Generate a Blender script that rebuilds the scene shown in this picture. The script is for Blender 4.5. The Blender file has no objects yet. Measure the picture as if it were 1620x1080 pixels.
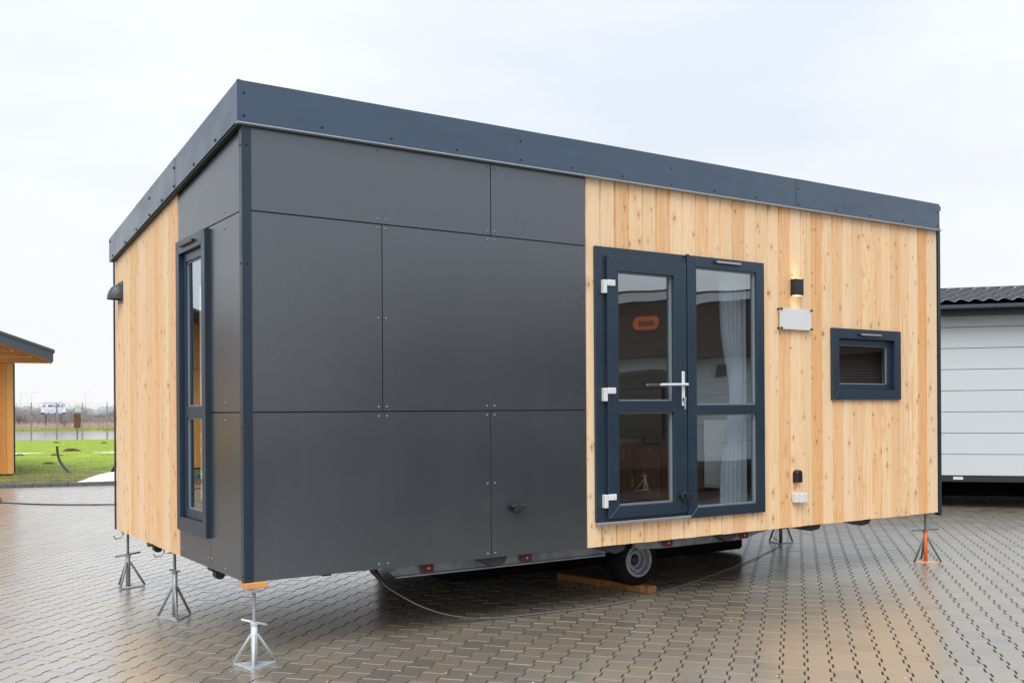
import bpy, bmesh, math, random
import numpy as np
from mathutils import Vector, Matrix
random.seed(7); rng = np.random.default_rng(11)
scn = bpy.context.scene
COL = scn.collection
PI = math.pi

# ------------------------------------------------------------------ camera
CAM = Vector((-1.9298, -5.6914, 1.45))
YAW, ROLL, FPX, PPY = 0.5857, 0.0063, 1602.55, 647.84
cd = bpy.data.cameras.new('camera'); cam = bpy.data.objects.new('camera', cd); COL.objects.link(cam)
fw = Vector((math.sin(YAW), math.cos(YAW), 0)); rt = Vector((math.cos(YAW), -math.sin(YAW), 0)); up = Vector((0, 0, 1))
cx_ = rt*math.cos(ROLL) - up*math.sin(ROLL); cy_ = rt*math.sin(ROLL) + up*math.cos(ROLL)
cam.matrix_world = Matrix(((cx_.x, cy_.x, -fw.x, CAM.x), (cx_.y, cy_.y, -fw.y, CAM.y), (cx_.z, cy_.z, -fw.z, CAM.z), (0, 0, 0, 1)))
cd.sensor_width = 36; cd.lens = FPX/1620*36; cd.shift_y = (PPY-540)/1620; cd.clip_start = .05; cd.clip_end = 6000
scn.camera = cam

# ------------------------------------------------------------------ world, sun, exposure
SUN_EL, SUN_AZ = math.radians(49), math.radians(222)     # azimuth from +Y clockwise: behind the camera's left shoulder
w = bpy.data.worlds.new('World'); scn.world = w; w.use_nodes = True
nt = w.node_tree; nt.nodes.clear()
def wn(t, **k):
    n = nt.nodes.new(t)
    for a, b in k.items(): setattr(n, a, b)
    return n
sky = wn('ShaderNodeTexSky', sky_type='NISHITA', sun_disc=False, sun_elevation=SUN_EL, sun_rotation=SUN_AZ)
sky.dust_density = 3
bg1 = wn('ShaderNodeBackground'); bg1.inputs[1].default_value = .1
nt.links.new(sky.outputs[0], bg1.inputs[0])
tc = wn('ShaderNodeTexCoord')
mp = wn('ShaderNodeMapping'); mp.inputs['Scale'].default_value = (1, 1, 3.2); nt.links.new(tc.outputs['Generated'], mp.inputs[0])
nz = wn('ShaderNodeTexNoise'); nz.inputs['Scale'].default_value = 2.1; nz.inputs['Detail'].default_value = 5; nz.inputs['Roughness'].default_value = .5
nt.links.new(mp.outputs[0], nz.inputs['Vector'])
cr = wn('ShaderNodeValToRGB'); cr.color_ramp.elements[0].position = .32; cr.color_ramp.elements[1].position = .68
cr.color_ramp.elements[0].color = (.60, .645, .71, 1); cr.color_ramp.elements[1].color = (.78, .80, .83, 1)
nt.links.new(nz.outputs[0], cr.inputs[0])
sp = wn('ShaderNodeSeparateXYZ'); nt.links.new(tc.outputs['Generated'], sp.inputs[0])
hr = wn('ShaderNodeMapRange'); hr.inputs[1].default_value = 0; hr.inputs[2].default_value = .26; hr.inputs[3].default_value = .95; hr.inputs[4].default_value = 0
nt.links.new(sp.outputs[2], hr.inputs[0])
mx = wn('ShaderNodeMix', data_type='RGBA'); mx.inputs[7].default_value = (.82, .818, .82, 1)
nt.links.new(hr.outputs[0], mx.inputs[0]); nt.links.new(cr.outputs[0], mx.inputs[6])
zr = wn('ShaderNodeMapRange'); zr.inputs[1].default_value = 0; zr.inputs[2].default_value = 1; zr.inputs[3].default_value = .97; zr.inputs[4].default_value = 1.35
nt.links.new(sp.outputs[2], zr.inputs[0])
bg2 = wn('ShaderNodeBackground'); nt.links.new(mx.outputs[2], bg2.inputs[0]); nt.links.new(zr.outputs[0], bg2.inputs[1])
ms = wn('ShaderNodeMixShader'); ms.inputs[0].default_value = .93
out = wn('ShaderNodeOutputWorld')
nt.links.new(bg1.outputs[0], ms.inputs[1]); nt.links.new(bg2.outputs[0], ms.inputs[2]); nt.links.new(ms.outputs[0], out.inputs[0])
sd = bpy.data.lights.new('sun', 'SUN'); sd.energy = 1.5; sd.angle = math.radians(36); sd.color = (1, .97, .93)
so = bpy.data.objects.new('sun', sd); COL.objects.link(so)
so.rotation_euler = (PI/2-SUN_EL, 0, PI-SUN_AZ)
scn.view_settings.view_transform = 'Standard'; scn.view_settings.look = 'None'
scn.view_settings.gamma = 1; scn.view_settings.use_curve_mapping = False
scn.view_settings.exposure = .38
scn.cycles.max_bounces = 8; scn.cycles.transparent_max_bounces = 16

# ------------------------------------------------------------------ materials
def mat(name, col, rough=.6, metal=0, spec=.5, **k):
    m = bpy.data.materials.new(name); m.use_nodes = True
    b = m.node_tree.nodes['Principled BSDF']
    b.inputs['Base Color'].default_value = (*col, 1); b.inputs['Roughness'].default_value = rough
    b.inputs['Metallic'].default_value = metal; b.inputs['Specular IOR Level'].default_value = spec
    for a, v in k.items(): b.inputs[a].default_value = v
    return m
class N:
    """small node helper"""
    def __init__(s, m): s.t = m.node_tree; s.b = s.t.nodes['Principled BSDF']
    def n(s, t, ins=None, **k):
        n = s.t.nodes.new(t)
        for a, b in k.items(): setattr(n, a, b)
        for a, v in (ins or {}).items(): s.set(n.inputs[a], v)
        return n
    def set(s, sock, v):
        if isinstance(v, bpy.types.NodeSocket): s.t.links.new(v, sock)
        elif isinstance(v, bpy.types.Node): s.t.links.new(v.outputs[0], sock)
        else: sock.default_value = v
    def math(s, op, a, b=0., c=None, clamp=False):
        n = s.n('ShaderNodeMath', operation=op, use_clamp=clamp); s.set(n.inputs[0], a); s.set(n.inputs[1], b)
        if c is not None: s.set(n.inputs[2], c)
        return n.outputs[0]
    def mix(s, f, a, b, blend='MIX'):
        n = s.n('ShaderNodeMix', data_type='RGBA', blend_type=blend); s.set(n.inputs[0], f)
        for i, v in ((6, a), (7, b)):
            s.set(n.inputs[i], (*v, 1) if isinstance(v, tuple) and len(v) == 3 else v)
        return n.outputs[2]
    def ramp(s, f, stops):
        n = s.n('ShaderNodeValToRGB'); e = n.color_ramp.elements
        while len(e) < len(stops): e.new(.5)
        for q, (p, c) in zip(e, stops): q.position = p; q.color = (*c, 1) if len(c) == 3 else c
        s.set(n.inputs[0], f); return n.outputs[0]
    def mr(s, f, a, b, c, d):
        n = s.n('ShaderNodeMapRange'); s.set(n.inputs[0], f)
        for i, v in enumerate((a, b, c, d)): n.inputs[i+1].default_value = v
        return n.outputs[0]
    def noise(s, vec, scale, detail=3, rough=.5, dim='3D', w=None):
        n = s.n('ShaderNodeTexNoise', noise_dimensions=dim)
        s.set(n.inputs['Scale'], scale); n.inputs['Detail'].default_value = detail; n.inputs['Roughness'].default_value = rough
        if vec is not None: s.set(n.inputs['Vector'], vec)
        if w is not None: s.set(n.inputs['W'], w)
        return n.outputs[0]
    def vscale(s, vec, sc, loc=(0, 0, 0)):
        n = s.n('ShaderNodeMapping'); s.set(n.inputs[0], vec); s.set(n.inputs['Scale'], sc); s.set(n.inputs['Location'], loc); return n.outputs[0]
    def bump(s, h, strength=.3, dist=.01):
        n = s.n('ShaderNodeBump'); n.inputs['Strength'].default_value = strength; n.inputs['Distance'].default_value = dist
        s.set(n.inputs['Height'], h); s.t.links.new(n.outputs[0], s.b.inputs['Normal'])
    def base(s, v): s.set(s.b.inputs['Base Color'], v)
    def rough(s, v): s.set(s.b.inputs['Roughness'], v)
    @property
    def pos(s): return s.n('ShaderNodeNewGeometry').outputs['Position']
    @property
    def obj(s): return s.n('ShaderNodeTexCoord').outputs['Object']
    @property
    def rnd(s): return s.n('ShaderNodeObjectInfo').outputs['Random']

def wood_mat(name, knots=True, bright=1.):
    m = mat(name, (.6, .4, .2), .62, spec=.3); q = N(m)
    oi = q.n('ShaderNodeObjectInfo'); rnd = oi.outputs['Random']; oc = oi.outputs['Color']
    s = q.n('ShaderNodeSeparateXYZ', {0: q.obj})
    off = q.math('MULTIPLY', rnd, 57.3)
    u = q.math('ADD', s.outputs[0], s.outputs[1]); z = s.outputs[2]
    def vec(su, sz, o2=0.):
        c = q.n('ShaderNodeCombineXYZ'); q.set(c.inputs[0], q.math('MULTIPLY_ADD', u, su, o2)); q.set(c.inputs[1], q.math('MULTIPLY', z, sz)); q.set(c.inputs[2], off)
        return c.outputs[0]
    # knots: two sizes of anisotropic cells
    dist_all = None; fac_dark = None
    def knot(su, sz, o2, keep, r0, r1):
        c = q.n('ShaderNodeCombineXYZ'); q.set(c.inputs[0], q.math('ADD', q.math('MULTIPLY', u, su), q.math('MULTIPLY', off, o2))); q.set(c.inputs[1], q.math('ADD', q.math('MULTIPLY', z, sz), off))
        v = q.n('ShaderNodeTexVoronoi', {'Vector': c.outputs[0], 'Scale': 1.}, voronoi_dimensions='2D')
        v.inputs['Randomness'].default_value = .85
        cs = q.n('ShaderNodeSeparateColor', {0: v.outputs['Color']})
        pres = q.math('GREATER_THAN', cs.outputs[0], keep)
        size = q.mr(cs.outputs[1], 0, 1, r0, r1)
        d = q.math('DIVIDE', v.outputs['Distance'], size)
        d = q.math('ADD', d, q.math('MULTIPLY', q.math('SUBTRACT', q.noise(vec(90, 60), 1, 2), .5), .7))
        d = q.math('ADD', d, q.math('MULTIPLY', q.math('SUBTRACT', 1., pres), 50.))
        return d
    d1 = knot(8.5, 4.4, 3.1, .60 if knots else .9, .032, .088)
    d2 = knot(14., 8.6, 1.7, .86, .04, .09)
    d = q.math('MINIMUM', d1, d2)
    halo = q.mr(d, .9, 3.6, 1, 0); core = q.mr(d, .45, 1.1, 1, 0)
    # growth figure
    warp = q.math('ADD', q.noise(vec(13, .55), 1, 2, .45), q.math('MULTIPLY', halo, .035))
    rings = q.math('SINE', q.math('MULTIPLY', warp, 85.))
    rings = q.mr(rings, -.2, 1, 0, 1)
    fine = q.noise(vec(150, 1.6), 1, 4, .6)
    broad = q.noise(vec(16, 1.0, 3.), 1, 3, .5)
    c = q.mix(q.mr(broad, .3, .7, 0, .45), oc, q.mix(1., oc, (1.0, .86, .70), 'MULTIPLY'))
    c = q.mix(q.math('MULTIPLY', rings, q.mr(q.noise(vec(9, .35, 9.), 1, 1), .4, .62, .10, .65)), c, q.mix(1., c, (.88, .68, .48), 'MULTIPLY'))
    c = q.mix(q.mr(fine, .35, .75, 0, .30), c, q.mix(1., c, (.82, .67, .50), 'MULTIPLY'))
    c = q.mix(q.math('MULTIPLY', halo, .50), c, (.68, .36, .16))
    c = q.mix(q.math('MULTIPLY', core, .74), c, (.25, .105, .045))
    # small dark resin flecks
    fl = q.noise(vec(120, 26, 5.), 1, 1, .4); c = q.mix(q.mr(q.noise(vec(34, .5, 7.), 1, 3, .6), .56, .70, 0, .45), c, q.mix(1., c, (.86, .68, .48), 'MULTIPLY'))
    c = q.mix(q.mr(fl, .74, .80, 0, .5), c, (.22, .09, .03))
    q.base(c)
    q.rough(q.mr(fine, .3, .7, .5, .7))
    q.bump(q.math('SUBTRACT', q.math('MULTIPLY', fine, .6), q.math('MULTIPLY', core, .4)), .25, .002)
    return m
M = {}
M['larch'] = wood_mat('larch_cladding')
M['rough_wood'] = wood_mat('rough_timber')
def panel_mat():
    m = mat('anthracite_laminate', (.062, .063, .066), .42, spec=.5, **{'IOR': 2.2, 'Specular Tint': (.84, .91, 1., 1)}); q = N(m)
    n1 = q.noise(q.vscale(q.pos, (240, 240, 5)), 1, 4, .6); n2 = q.noise(q.pos, 1.3, 4)
    n3 = q.noise(q.pos, 320, 2)
    c = q.mix(q.mr(n1, .3, .7, 0, 1), (.025, .028, .032), (.035, .039, .044))
    c = q.mix(q.mr(n2, .35, .7, 0, .35), c, (.046, .048, .050))
    st = q.noise(q.vscale(q.pos, (9, 9, .5)), 1, 4, .6); c = q.mix(q.mr(st, .52, .75, 0, .18), c, (.064, .066, .068)); q.base(c)
    q.rough(q.mr(n2, .3, .7, .24, .30)); return m
M['panel'] = panel_mat()
def metal_paint(name, col, rough=.32, wav=.25, spec=.6, tint=None, ior=1.5):
    # gentle oil-canning of thin sheet
    m = mat(name, col, rough, 0, spec); q = N(m)
    if tint: m.node_tree.nodes['Principled BSDF'].inputs['Specular Tint'].default_value = (*tint, 1); m.node_tree.nodes['Principled BSDF'].inputs['IOR'].default_value = ior
    n = q.noise(q.vscale(q.pos, (1.1, 1.1, 2.5)), 1.4, 2); n2 = q.noise(q.pos, 9, 5, .6)
    q.rough(q.mr(n, .3, .7, rough-.05, rough+.08))
    c = q.mix(q.mr(n2, .45, .75, 0, .3), col, tuple(min(1, v*1.18+.002) for v in col)); q.base(c)
    q.bump(n, wav, .05); return m
M['fascia'] = metal_paint('navy_grey_sheet_metal', (.016, .027, .046), .22, .45, .5, (.60, .78, 1.), 2.1)
M['trim'] = metal_paint('navy_grey_corner_metal', (.009, .017, .032), .34, .05, .5, (.7, .85, 1), 1.7)
M['frame'] = metal_paint('anthracite_blue_window_profile', (.014, .027, .047), .36, .02, .5, (.7, .85, 1), 1.7)
M['frame_dark'] = mat('dark_gasket', (.012, .014, .018), .6)
M['drip'] = mat('bright_drip_edge', (.42, .46, .52), .35, .3)
M['alu'] = mat('aluminium_sill', (.42, .44, .47), .35, .6)
M['white_plastic'] = mat('white_plastic', (.72, .73, .75), .35)
M['bead'] = mat('pale_glazing_edge', (.20, .24, .26), .4)
M['black'] = mat('black_plastic', (.015, .016, .018), .4)
M['black_metal'] = metal_paint('black_powder_coat', (.014, .016, .021), .4, .05)
M['backing'] = mat('black_membrane', (.012, .012, .013), .9)
M['rivet'] = mat('rivet_head', (.22, .24, .27), .3, .7)
M['screw'] = mat('dark_screw_head', (.02, .025, .035), .35, .4)
def galv(name, a, b, rough=.42, metal=.6, sc=18):
    m = mat(name, a, rough, metal); q = N(m)
    v = q.n('ShaderNodeTexVoronoi', {'Vector': q.pos, 'Scale': float(sc)}); n = q.noise(q.pos, 5, 6, .65)
    c = q.mix(q.mr(v.outputs[0], 0, .6, 0, .5), a, b); c = q.mix(q.mr(n, .48, .68, 0, .75), c, tuple(v*.45 for v in a)); q.base(c); q.rough(q.mr(n, .3, .7, rough-.1, rough+.2)); return m
M['galv'] = galv('galvanised_steel', (.50, .53, .56), (.66, .68, .70))
M['galv_beam'] = galv('weathered_galvanised_beam', (.20, .225, .25), (.34, .37, .40), .45, .55, 9)
M['jack_white'] = galv('zinc_grey_jack', (.56, .60, .63), (.68, .71, .73), .45, .25, 40)
M['jack_dark'] = galv('dull_grey_jack', (.13, .15, .17), (.2, .22, .24), .45, .5, 40)
M['jack_grey'] = galv('mid_grey_jack', (.27, .30, .33), (.36, .39, .42), .45, .4, 40)
M['rod'] = galv('threaded_steel_rod', (.14, .16, .18), (.22, .24, .26), .38, .7, 120)
def orange():
    m = mat('worn_orange_paint', (.75, .13, .02), .42); q = N(m); n = q.noise(q.obj, 30, 5, .7)
    q.base(q.mix(q.mr(n, .5, .62, 0, 1), (.80, .15, .025), (.32, .12, .06))); return m
M['orange'] = orange()
M['base_pink'] = mat('sunfaded_orange_plate', (.78, .45, .32), .5)
M['rubber'] = mat('tyre_rubber', (.006, .006, .006), .85, spec=.2)
M['rim'] = mat('silver_wheel_paint', (.28, .30, .33), .35, .2)
M['blind'] = mat('dark_brown_blind', (.12, .09, .08), .5)
M['red'] = mat('dark_red_reflector', (.13, .012, .014), .25)
M['cable'] = mat('grey_cable', (.16, .16, .17), .35)
M['cable_black'] = mat('black_cable', (.015, .015, .015), .5)
M['inner_wall'] = mat('interior_board', (.72, .70, .66), .7)
M['partition'] = mat('partition_board', (.26, .24, .22), .6)
M['inner_floor'] = mat('interior_dark_oak', (.16, .095, .06), .45)
M['walnut'] = wood_mat('walnut_veneer'); 
M['tv'] = mat('tv_glass', (.006, .007, .009), .12)
M['radiator'] = mat('radiator_enamel', (.88, .90, .89), .3)
def curtain():
    m = mat('blue_sheer_curtain', (.70, .79, .89), .8); b = m.node_tree.nodes['Principled BSDF']
    q = N(m); tr = q.n('ShaderNodeBsdfTranslucent', {0: (.70, .79, .90, 1)}); mixs = q.n('ShaderNodeMixShader', {0: .4})
    m.node_tree.links.new(b.outputs[0], mixs.inputs[1]); m.node_tree.links.new(tr.outputs[0], mixs.inputs[2])
    m.node_tree.links.new(mixs.outputs[0], m.node_tree.nodes['Material Output'].inputs[0]); return m
M['curtain'] = curtain()
def glass(name, tint=(.92, .95, .95), ior=1.9, mult=3.1, wav=.03):
    m = bpy.data.materials.new(name); m.use_nodes = True; t = m.node_tree; t.nodes.remove(t.nodes['Principled BSDF'])
    o = t.nodes['Material Output']
    tr = t.nodes.new('ShaderNodeBsdfTransparent'); tr.inputs[0].default_value = (*tint, 1)
    gl = t.nodes.new('ShaderNodeBsdfGlossy'); gl.inputs['Roughness'].default_value = .004; gl.inputs[0].default_value = (.86, .94, 1, 1)
    fr = t.nodes.new('ShaderNodeFresnel')
    gm = t.nodes.new('ShaderNodeNewGeometry'); bi = t.nodes.new('ShaderNodeMapRange'); bi.inputs[3].default_value = ior; bi.inputs[4].default_value = 1/ior   # a single sheet mirrors the same from both sides
    t.links.new(gm.outputs['Backfacing'], bi.inputs[0]); t.links.new(bi.outputs[0], fr.inputs[0])
    mu = t.nodes.new('ShaderNodeMath'); mu.operation = 'MULTIPLY'; mu.use_clamp = True; mu.inputs[1].default_value = mult; t.links.new(fr.outputs[0], mu.inputs[0])
    tcn = t.nodes.new('ShaderNodeTexCoord'); n = t.nodes.new('ShaderNodeTexNoise'); n.inputs['Scale'].default_value = 1.5; n.inputs['Detail'].default_value = 0; t.links.new(tcn.outputs['Object'], n.inputs['Vector'])
    b = t.nodes.new('ShaderNodeBump'); b.inputs['Strength'].default_value = wav; b.inputs['Distance'].default_value = .25; t.links.new(n.outputs[0], b.inputs['Height']); t.links.new(b.outputs[0], gl.inputs['Normal'])
    mi = t.nodes.new('ShaderNodeMixShader'); t.links.new(mu.outputs[0], mi.inputs[0]); t.links.new(tr.outputs[0], mi.inputs[1]); t.links.new(gl.outputs[0], mi.inputs[2]); t.links.new(mi.outputs[0], o.inputs[0])
    return m
M['glass'] = glass('window_glass')
M['glass_dark'] = glass('tinted_glass', (.10, .09, .10), 1.6, 1.2)
def emis(name, col, s):
    m = mat(name, col); b = m.node_tree.nodes['Principled BSDF']; b.inputs['Emission Color'].default_value = (*col, 1); b.inputs['Emission Strength'].default_value = s; return m
M['lamp_glow'] = emis('warm_lamp_lens', (1, .62, .28), 3.)

def paver_mat():
    m = mat('damp_concrete_paver', (.2, .17, .13), .4, spec=.9)
    m.node_tree.nodes['Principled BSDF'].inputs['Coat Weight'].default_value = 1.; m.node_tree.nodes['Principled BSDF'].inputs['Coat Roughness'].default_value = .30; m.node_tree.nodes['Principled BSDF'].inputs['Coat IOR'].default_value = 2.1; q = N(m)
    at = q.n('ShaderNodeAttribute', attribute_name='tone'); t = at.outputs['Fac']
    big = q.noise(q.vscale(q.pos, (.35, .35, .35)), 1, 3, .55); mid = q.noise(q.pos, 6, 5, .6); fin = q.noise(q.pos, 170, 4, .7)
    c = q.ramp(t, [(0, (.26, .238, .20)), (.35, (.345, .303, .237)), (.7, (.375, .32, .235)), (1, (.30, .276, .236))])
    c = q.mix(q.mr(fin, .3, .7, 0, .5), c, q.mix(1., c, (.58, .56, .54), 'MULTIPLY'))
    c = q.mix(q.mr(mid, .42, .72, 0, .25), c, (.30, .26, .21))
    wet = q.mr(big, .40, .60, 0, 1)
    c = q.mix(q.math('MULTIPLY', wet, .32), c, q.mix(1., c, (.72, .72, .74), 'MULTIPLY'))
    q.base(c)
    r = q.math('ADD', q.mr(wet, 0, 1, .30, .20), q.mr(fin, .3, .7, -.05, .08)); r = q.math('ADD', r, q.math('MULTIPLY', t, .05)); q.rough(r)
    q.bump(q.math('ADD', fin, q.math('MULTIPLY', mid, .6)), .16, .0014); return m
M['paver'] = paver_mat()
def yard_mat():
    """joint bed under the modelled pavers; further out the same blocks are too small to tell apart"""
    m = mat('paver_bed', (.1, .08, .06), .4, spec=.8); q = N(m)
    m.node_tree.nodes['Principled BSDF'].inputs['Coat Weight'].default_value = .8; m.node_tree.nodes['Principled BSDF'].inputs['Coat Roughness'].default_value = .3
    fin = q.noise(q.pos, 90, 4, .7)
    q.base(q.mix(fin, (.03, .025, .02), (.07, .058, .045))); return m
M['bed'] = yard_mat()
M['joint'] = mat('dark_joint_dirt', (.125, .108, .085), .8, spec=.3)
M['joint_sand'] = mat('pale_joint_sand', (.34, .30, .235), .9, spec=.2)
M['unseen_ground'] = mat('dark_reflected_ground', (.05, .046, .04), .9, spec=.1)
def kerb_mat():
    m = mat('kerb_concrete', (.12, .12, .12), .6); q = N(m); q.base(q.mix(q.noise(q.pos, 25, 5), (.07, .07, .075), (.17, .17, .17))); return m
M['kerb'] = kerb_mat()
def grass_mat(name, dark=1.):
    m = mat(name, (.1, .2, .03), .75, spec=.2); q = N(m)
    a = q.noise(q.pos, .9, 5, .6); b = q.noise(q.vscale(q.pos, (.5, .5, .5)), 1, 3); f = q.noise(q.pos, 22, 4, .7)
    c = q.mix(q.mr(a, .35, .65, 0, 1), (.25*dark, .36*dark, .035), (.42*dark, .54*dark, .07))
    c = q.mix(q.mr(f, .40, .75, 0, .5), c, (.15*dark, .22*dark, .03))
    # worn and straw-coloured towards the kerb
    K = q.n('ShaderNodeVectorMath', {0: q.pos, 1: (.258, .966, 0)}, operation='DOT_PRODUCT').outputs['Value']
    worn = q.mr(K, 17.2, 27., 1., 0)
    wn_ = q.math('MULTIPLY', worn, q.mr(q.noise(q.vscale(q.pos, (1.6, 1.6, 1.6)), 1, 5, .65), .33, .50, .2, 1))
    c = q.mix(wn_, c, q.mix(q.mr(f, .4, .7, 0, 1), (.19, .175, .085), (.10, .085, .05)))
    c = q.mix(q.mr(q.noise(q.pos, .55, 6, .7), .60, .68, 0, .6), c, (.12, .085, .045))
    q.base(c); q.bump(f, .6, .03); return m
M['grass'] = grass_mat('lawn_soil_and_grass'); M['blade'] = grass_mat('grass_blades', 1.15)
def two(name, a, b, sc, rough=.8, detail=5):
    m = mat(name, a, rough, spec=.25); q = N(m); q.base(q.mix(q.mr(q.noise(q.pos, sc, detail, .6), .35, .65, 0, 1), a, b)); return m
M['field'] = two('dry_field', (.22, .17, .10), (.14, .13, .06), .4)
M['road'] = two('wet_asphalt', (.24, .245, .25), (.34, .345, .35), .25, .16)
M['snow'] = two('old_snow', (.88, .89, .91), (.66, .66, .66), 2.2, .6)
M['soil'] = two('molehill_soil', (.05, .03, .018), (.11, .06, .03), 8)
M['twig'] = two('haze_paled_twigs', (.27, .225, .225), (.42, .36, .36), 3)  # paled so that the tone stands in for haze beyond the road
M['twig_dark'] = two('dark_bare_twigs', (.12, .095, .09), (.19, .155, .15), 3)
M['dry_grass'] = two('rusty_dry_grass', (.52, .37, .28), (.60, .50, .36), .3)
M['haze_toned_wood'] = two('distant_wood', (.33, .35, .40), (.40, .42, .46), .05)  # haze painted in as a pale blue-grey tone
M['fence'] = galv('fence_zinc', (.24, .26, .28), (.33, .35, .37), .5, .3, 30)
M['sign_white'] = mat('sign_board_white', (.82, .85, .88), .4)
M['sign_blue'] = mat('sign_print_blue', (.035, .075, .28), .5)
M['sign_pale'] = mat('pale_blue_plate', (.45, .58, .68), .5)
M['rust_brown'] = two('rust_brown_board', (.16, .075, .045), (.11, .05, .035), 4)
M['siding'] = mat('white_siding', (.61, .655, .69), .45)
M['siding_seam'] = mat('siding_backing', (.12, .13, .14), .8)
M['tile'] = metal_paint('glazed_metal_tile', (.018, .024, .036), .12, .02, 1.)
M['gutter'] = metal_paint('anthracite_gutter', (.05, .06, .08), .35, .03)
M['soffit'] = mat('black_soffit', (.01, .012, .016), .6)
M['chassis'] = mat('black_chassis', (.02, .022, .026), .5)
M['brown_board'] = two('dark_brown_boards', (.055, .035, .025), (.075, .048, .035), 3, .55)
M['navy'] = mat('navy_strut', (.01, .025, .07), .4)
M['sign_orange'] = mat('orange_logo', (.85, .16, .03), .5)

# ------------------------------------------------------------------ geometry helpers
WL = {}                                              # world location of empties / parts (no rotations on those)
class MB:
    def __init__(s): s.v = []; s.f = []
    def add(s, vs, fs):
        o = len(s.v); s.v += [tuple(p) for p in vs]; s.f += [tuple(i+o for i in f) for f in fs]; return s
    def box(s, x0, x1, y0, y1, z0, z1, T=None):
        vs = [(x0,y0,z0),(x1,y0,z0),(x1,y1,z0),(x0,y1,z0),(x0,y0,z1),(x1,y0,z1),(x1,y1,z1),(x0,y1,z1)]
        if T: vs = [T(*p) for p in vs]
        return s.add(vs, [(0,3,2,1),(4,5,6,7),(0,1,5,4),(1,2,6,5),(2,3,7,6),(3,0,4,7)])
    def cbox(s, x0, x1, y0, y1, z0, z1, c=.003, T=None):
        """box with chamfered edges (c)"""
        P = []
        X, Y, Z = (x0, x1), (y0, y1), (z0, z1)
        idx = {}
        def vid(p):
            k = tuple(round(a, 6) for a in p)
            if k not in idx: idx[k] = len(P); P.append(p)
            return idx[k]
        sg = lambda i: 1 if i else -1
        def cor(ix, iy, iz, ax):       # corner vertex lying on the face normal to axis ax
            p = [X[ix], Y[iy], Z[iz]]
            for a, i in ((0, ix), (1, iy), (2, iz)):
                if a != ax: p[a] -= sg(i)*c
            return vid(tuple(p))
        F = []
        for ax in range(3):
            for i in (0, 1):
                q = []
                for (a, b) in ((0,0),(1,0),(1,1),(0,1)):
                    t = [0,0,0]; t[ax] = i; t[(ax+1)%3] = a; t[(ax+2)%3] = b; q.append(cor(*t, ax))
                F.append(tuple(q))
        for ax in range(3):            # edges along ax
            a1, a2 = (ax+1)%3, (ax+2)%3
            for i in (0,1):
                for j in (0,1):
                    t0=[0,0,0]; t0[a1]=i; t0[a2]=j; t1=list(t0); t1[ax]=1
                    F.append((cor(*t0,a1), cor(*t1,a1), cor(*t1,a2), cor(*t0,a2)))
        for i in (0,1):
            for j in (0,1):
                for k in (0,1): F.append((cor(i,j,k,0), cor(i,j,k,1), cor(i,j,k,2)))
        if T: P = [T(*p) for p in P]
        return s.add(P, F)
    def tube(s, pts, r, n=10, caps=True, r1=None):
        pts = [Vector(p) for p in pts]; rings = []; prev = None
        for i, p in enumerate(pts):
            d = (pts[min(i+1, len(pts)-1)] - pts[max(i-1, 0)]).normalized()
            if prev is None:
                a = d.orthogonal().normalized()
            else:
                a = (prev - d*prev.dot(d)).normalized()
            prev = a; b = d.cross(a)
            rr = r if r1 is None else r+(r1-r)*i/(len(pts)-1)
            rings.append([p + (a*math.cos(2*PI*k/n)+b*math.sin(2*PI*k/n))*rr for k in range(n)])
        vs = [v for R in rings for v in R]; fs = []
        for i in range(len(pts)-1):
            for k in range(n): fs.append((i*n+k, i*n+(k+1)%n, (i+1)*n+(k+1)%n, (i+1)*n+k))
        if caps: fs.append(tuple(range(n-1, -1, -1))); fs.append(tuple((len(pts)-1)*n+k for k in range(n)))
        return s.add(vs, fs)
    def lathe(s, prof, c, axis='z', n=24, cap=(True, True)):
        """prof: list of (radius, height); axis through c"""
        c = Vector(c); vs = []; fs = []
        for r, h in prof:
            for k in range(n):
                a = 2*PI*k/n; x, y = r*math.cos(a), r*math.sin(a)
                vs.append(c + (Vector((x, y, h)) if axis == 'z' else Vector((x, h, y)) if axis == 'y' else Vector((h, x, y))))
        for i in range(len(prof)-1):
            for k in range(n): fs.append((i*n+k, i*n+(k+1)%n, (i+1)*n+(k+1)%n, (i+1)*n+k))
        if cap[0] and prof[0][0] > 1e-6: fs.append(tuple(range(n)))
        if cap[1] and prof[-1][0] > 1e-6: fs.append(tuple((len(prof)-1)*n+k for k in range(n)))
        return s.add(vs, fs)
    def prism(s, poly, h0, h1, T):
        """poly in (u,v), extruded in n from h0 to h1 through mapping T(u,v,n)"""
        k = len(poly); vs = [T(u, v, h0) for u, v in poly] + [T(u, v, h1) for u, v in poly]
        return s.add(vs, [tuple(range(k-1,-1,-1)), tuple(range(k, 2*k))] + [(i, (i+1)%k, (i+1)%k+k, i+k) for i in range(k)])
    def mesh(s, name, smooth=False, bevel=0, origin=None):
        me = bpy.data.meshes.new(name)
        V = np.array(s.v, dtype=float); 
        if origin is None: origin = (V.min(0)+V.max(0))/2
        o = np.array(origin, dtype=float)
        me.from_pydata([tuple(p) for p in V-o], [], s.f)
        bm = bmesh.new(); bm.from_mesh(me)
        if bevel:
            bmesh.ops.remove_doubles(bm, verts=bm.verts, dist=1e-5)
        bmesh.ops.recalc_face_normals(bm, faces=bm.faces)
        if bevel:
            es = [e for e in bm.edges if len(e.link_faces) == 2 and e.calc_face_angle(0) > .5]
            bmesh.ops.bevel(bm, geom=es, offset=bevel, segments=1, affect='EDGES', clamp_overlap=True)
        bm.to_mesh(me); bm.free()
        if smooth:
            for p in me.polygons: p.use_smooth = len(p.vertices) <= 4
        return me, Vector(o)
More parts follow.
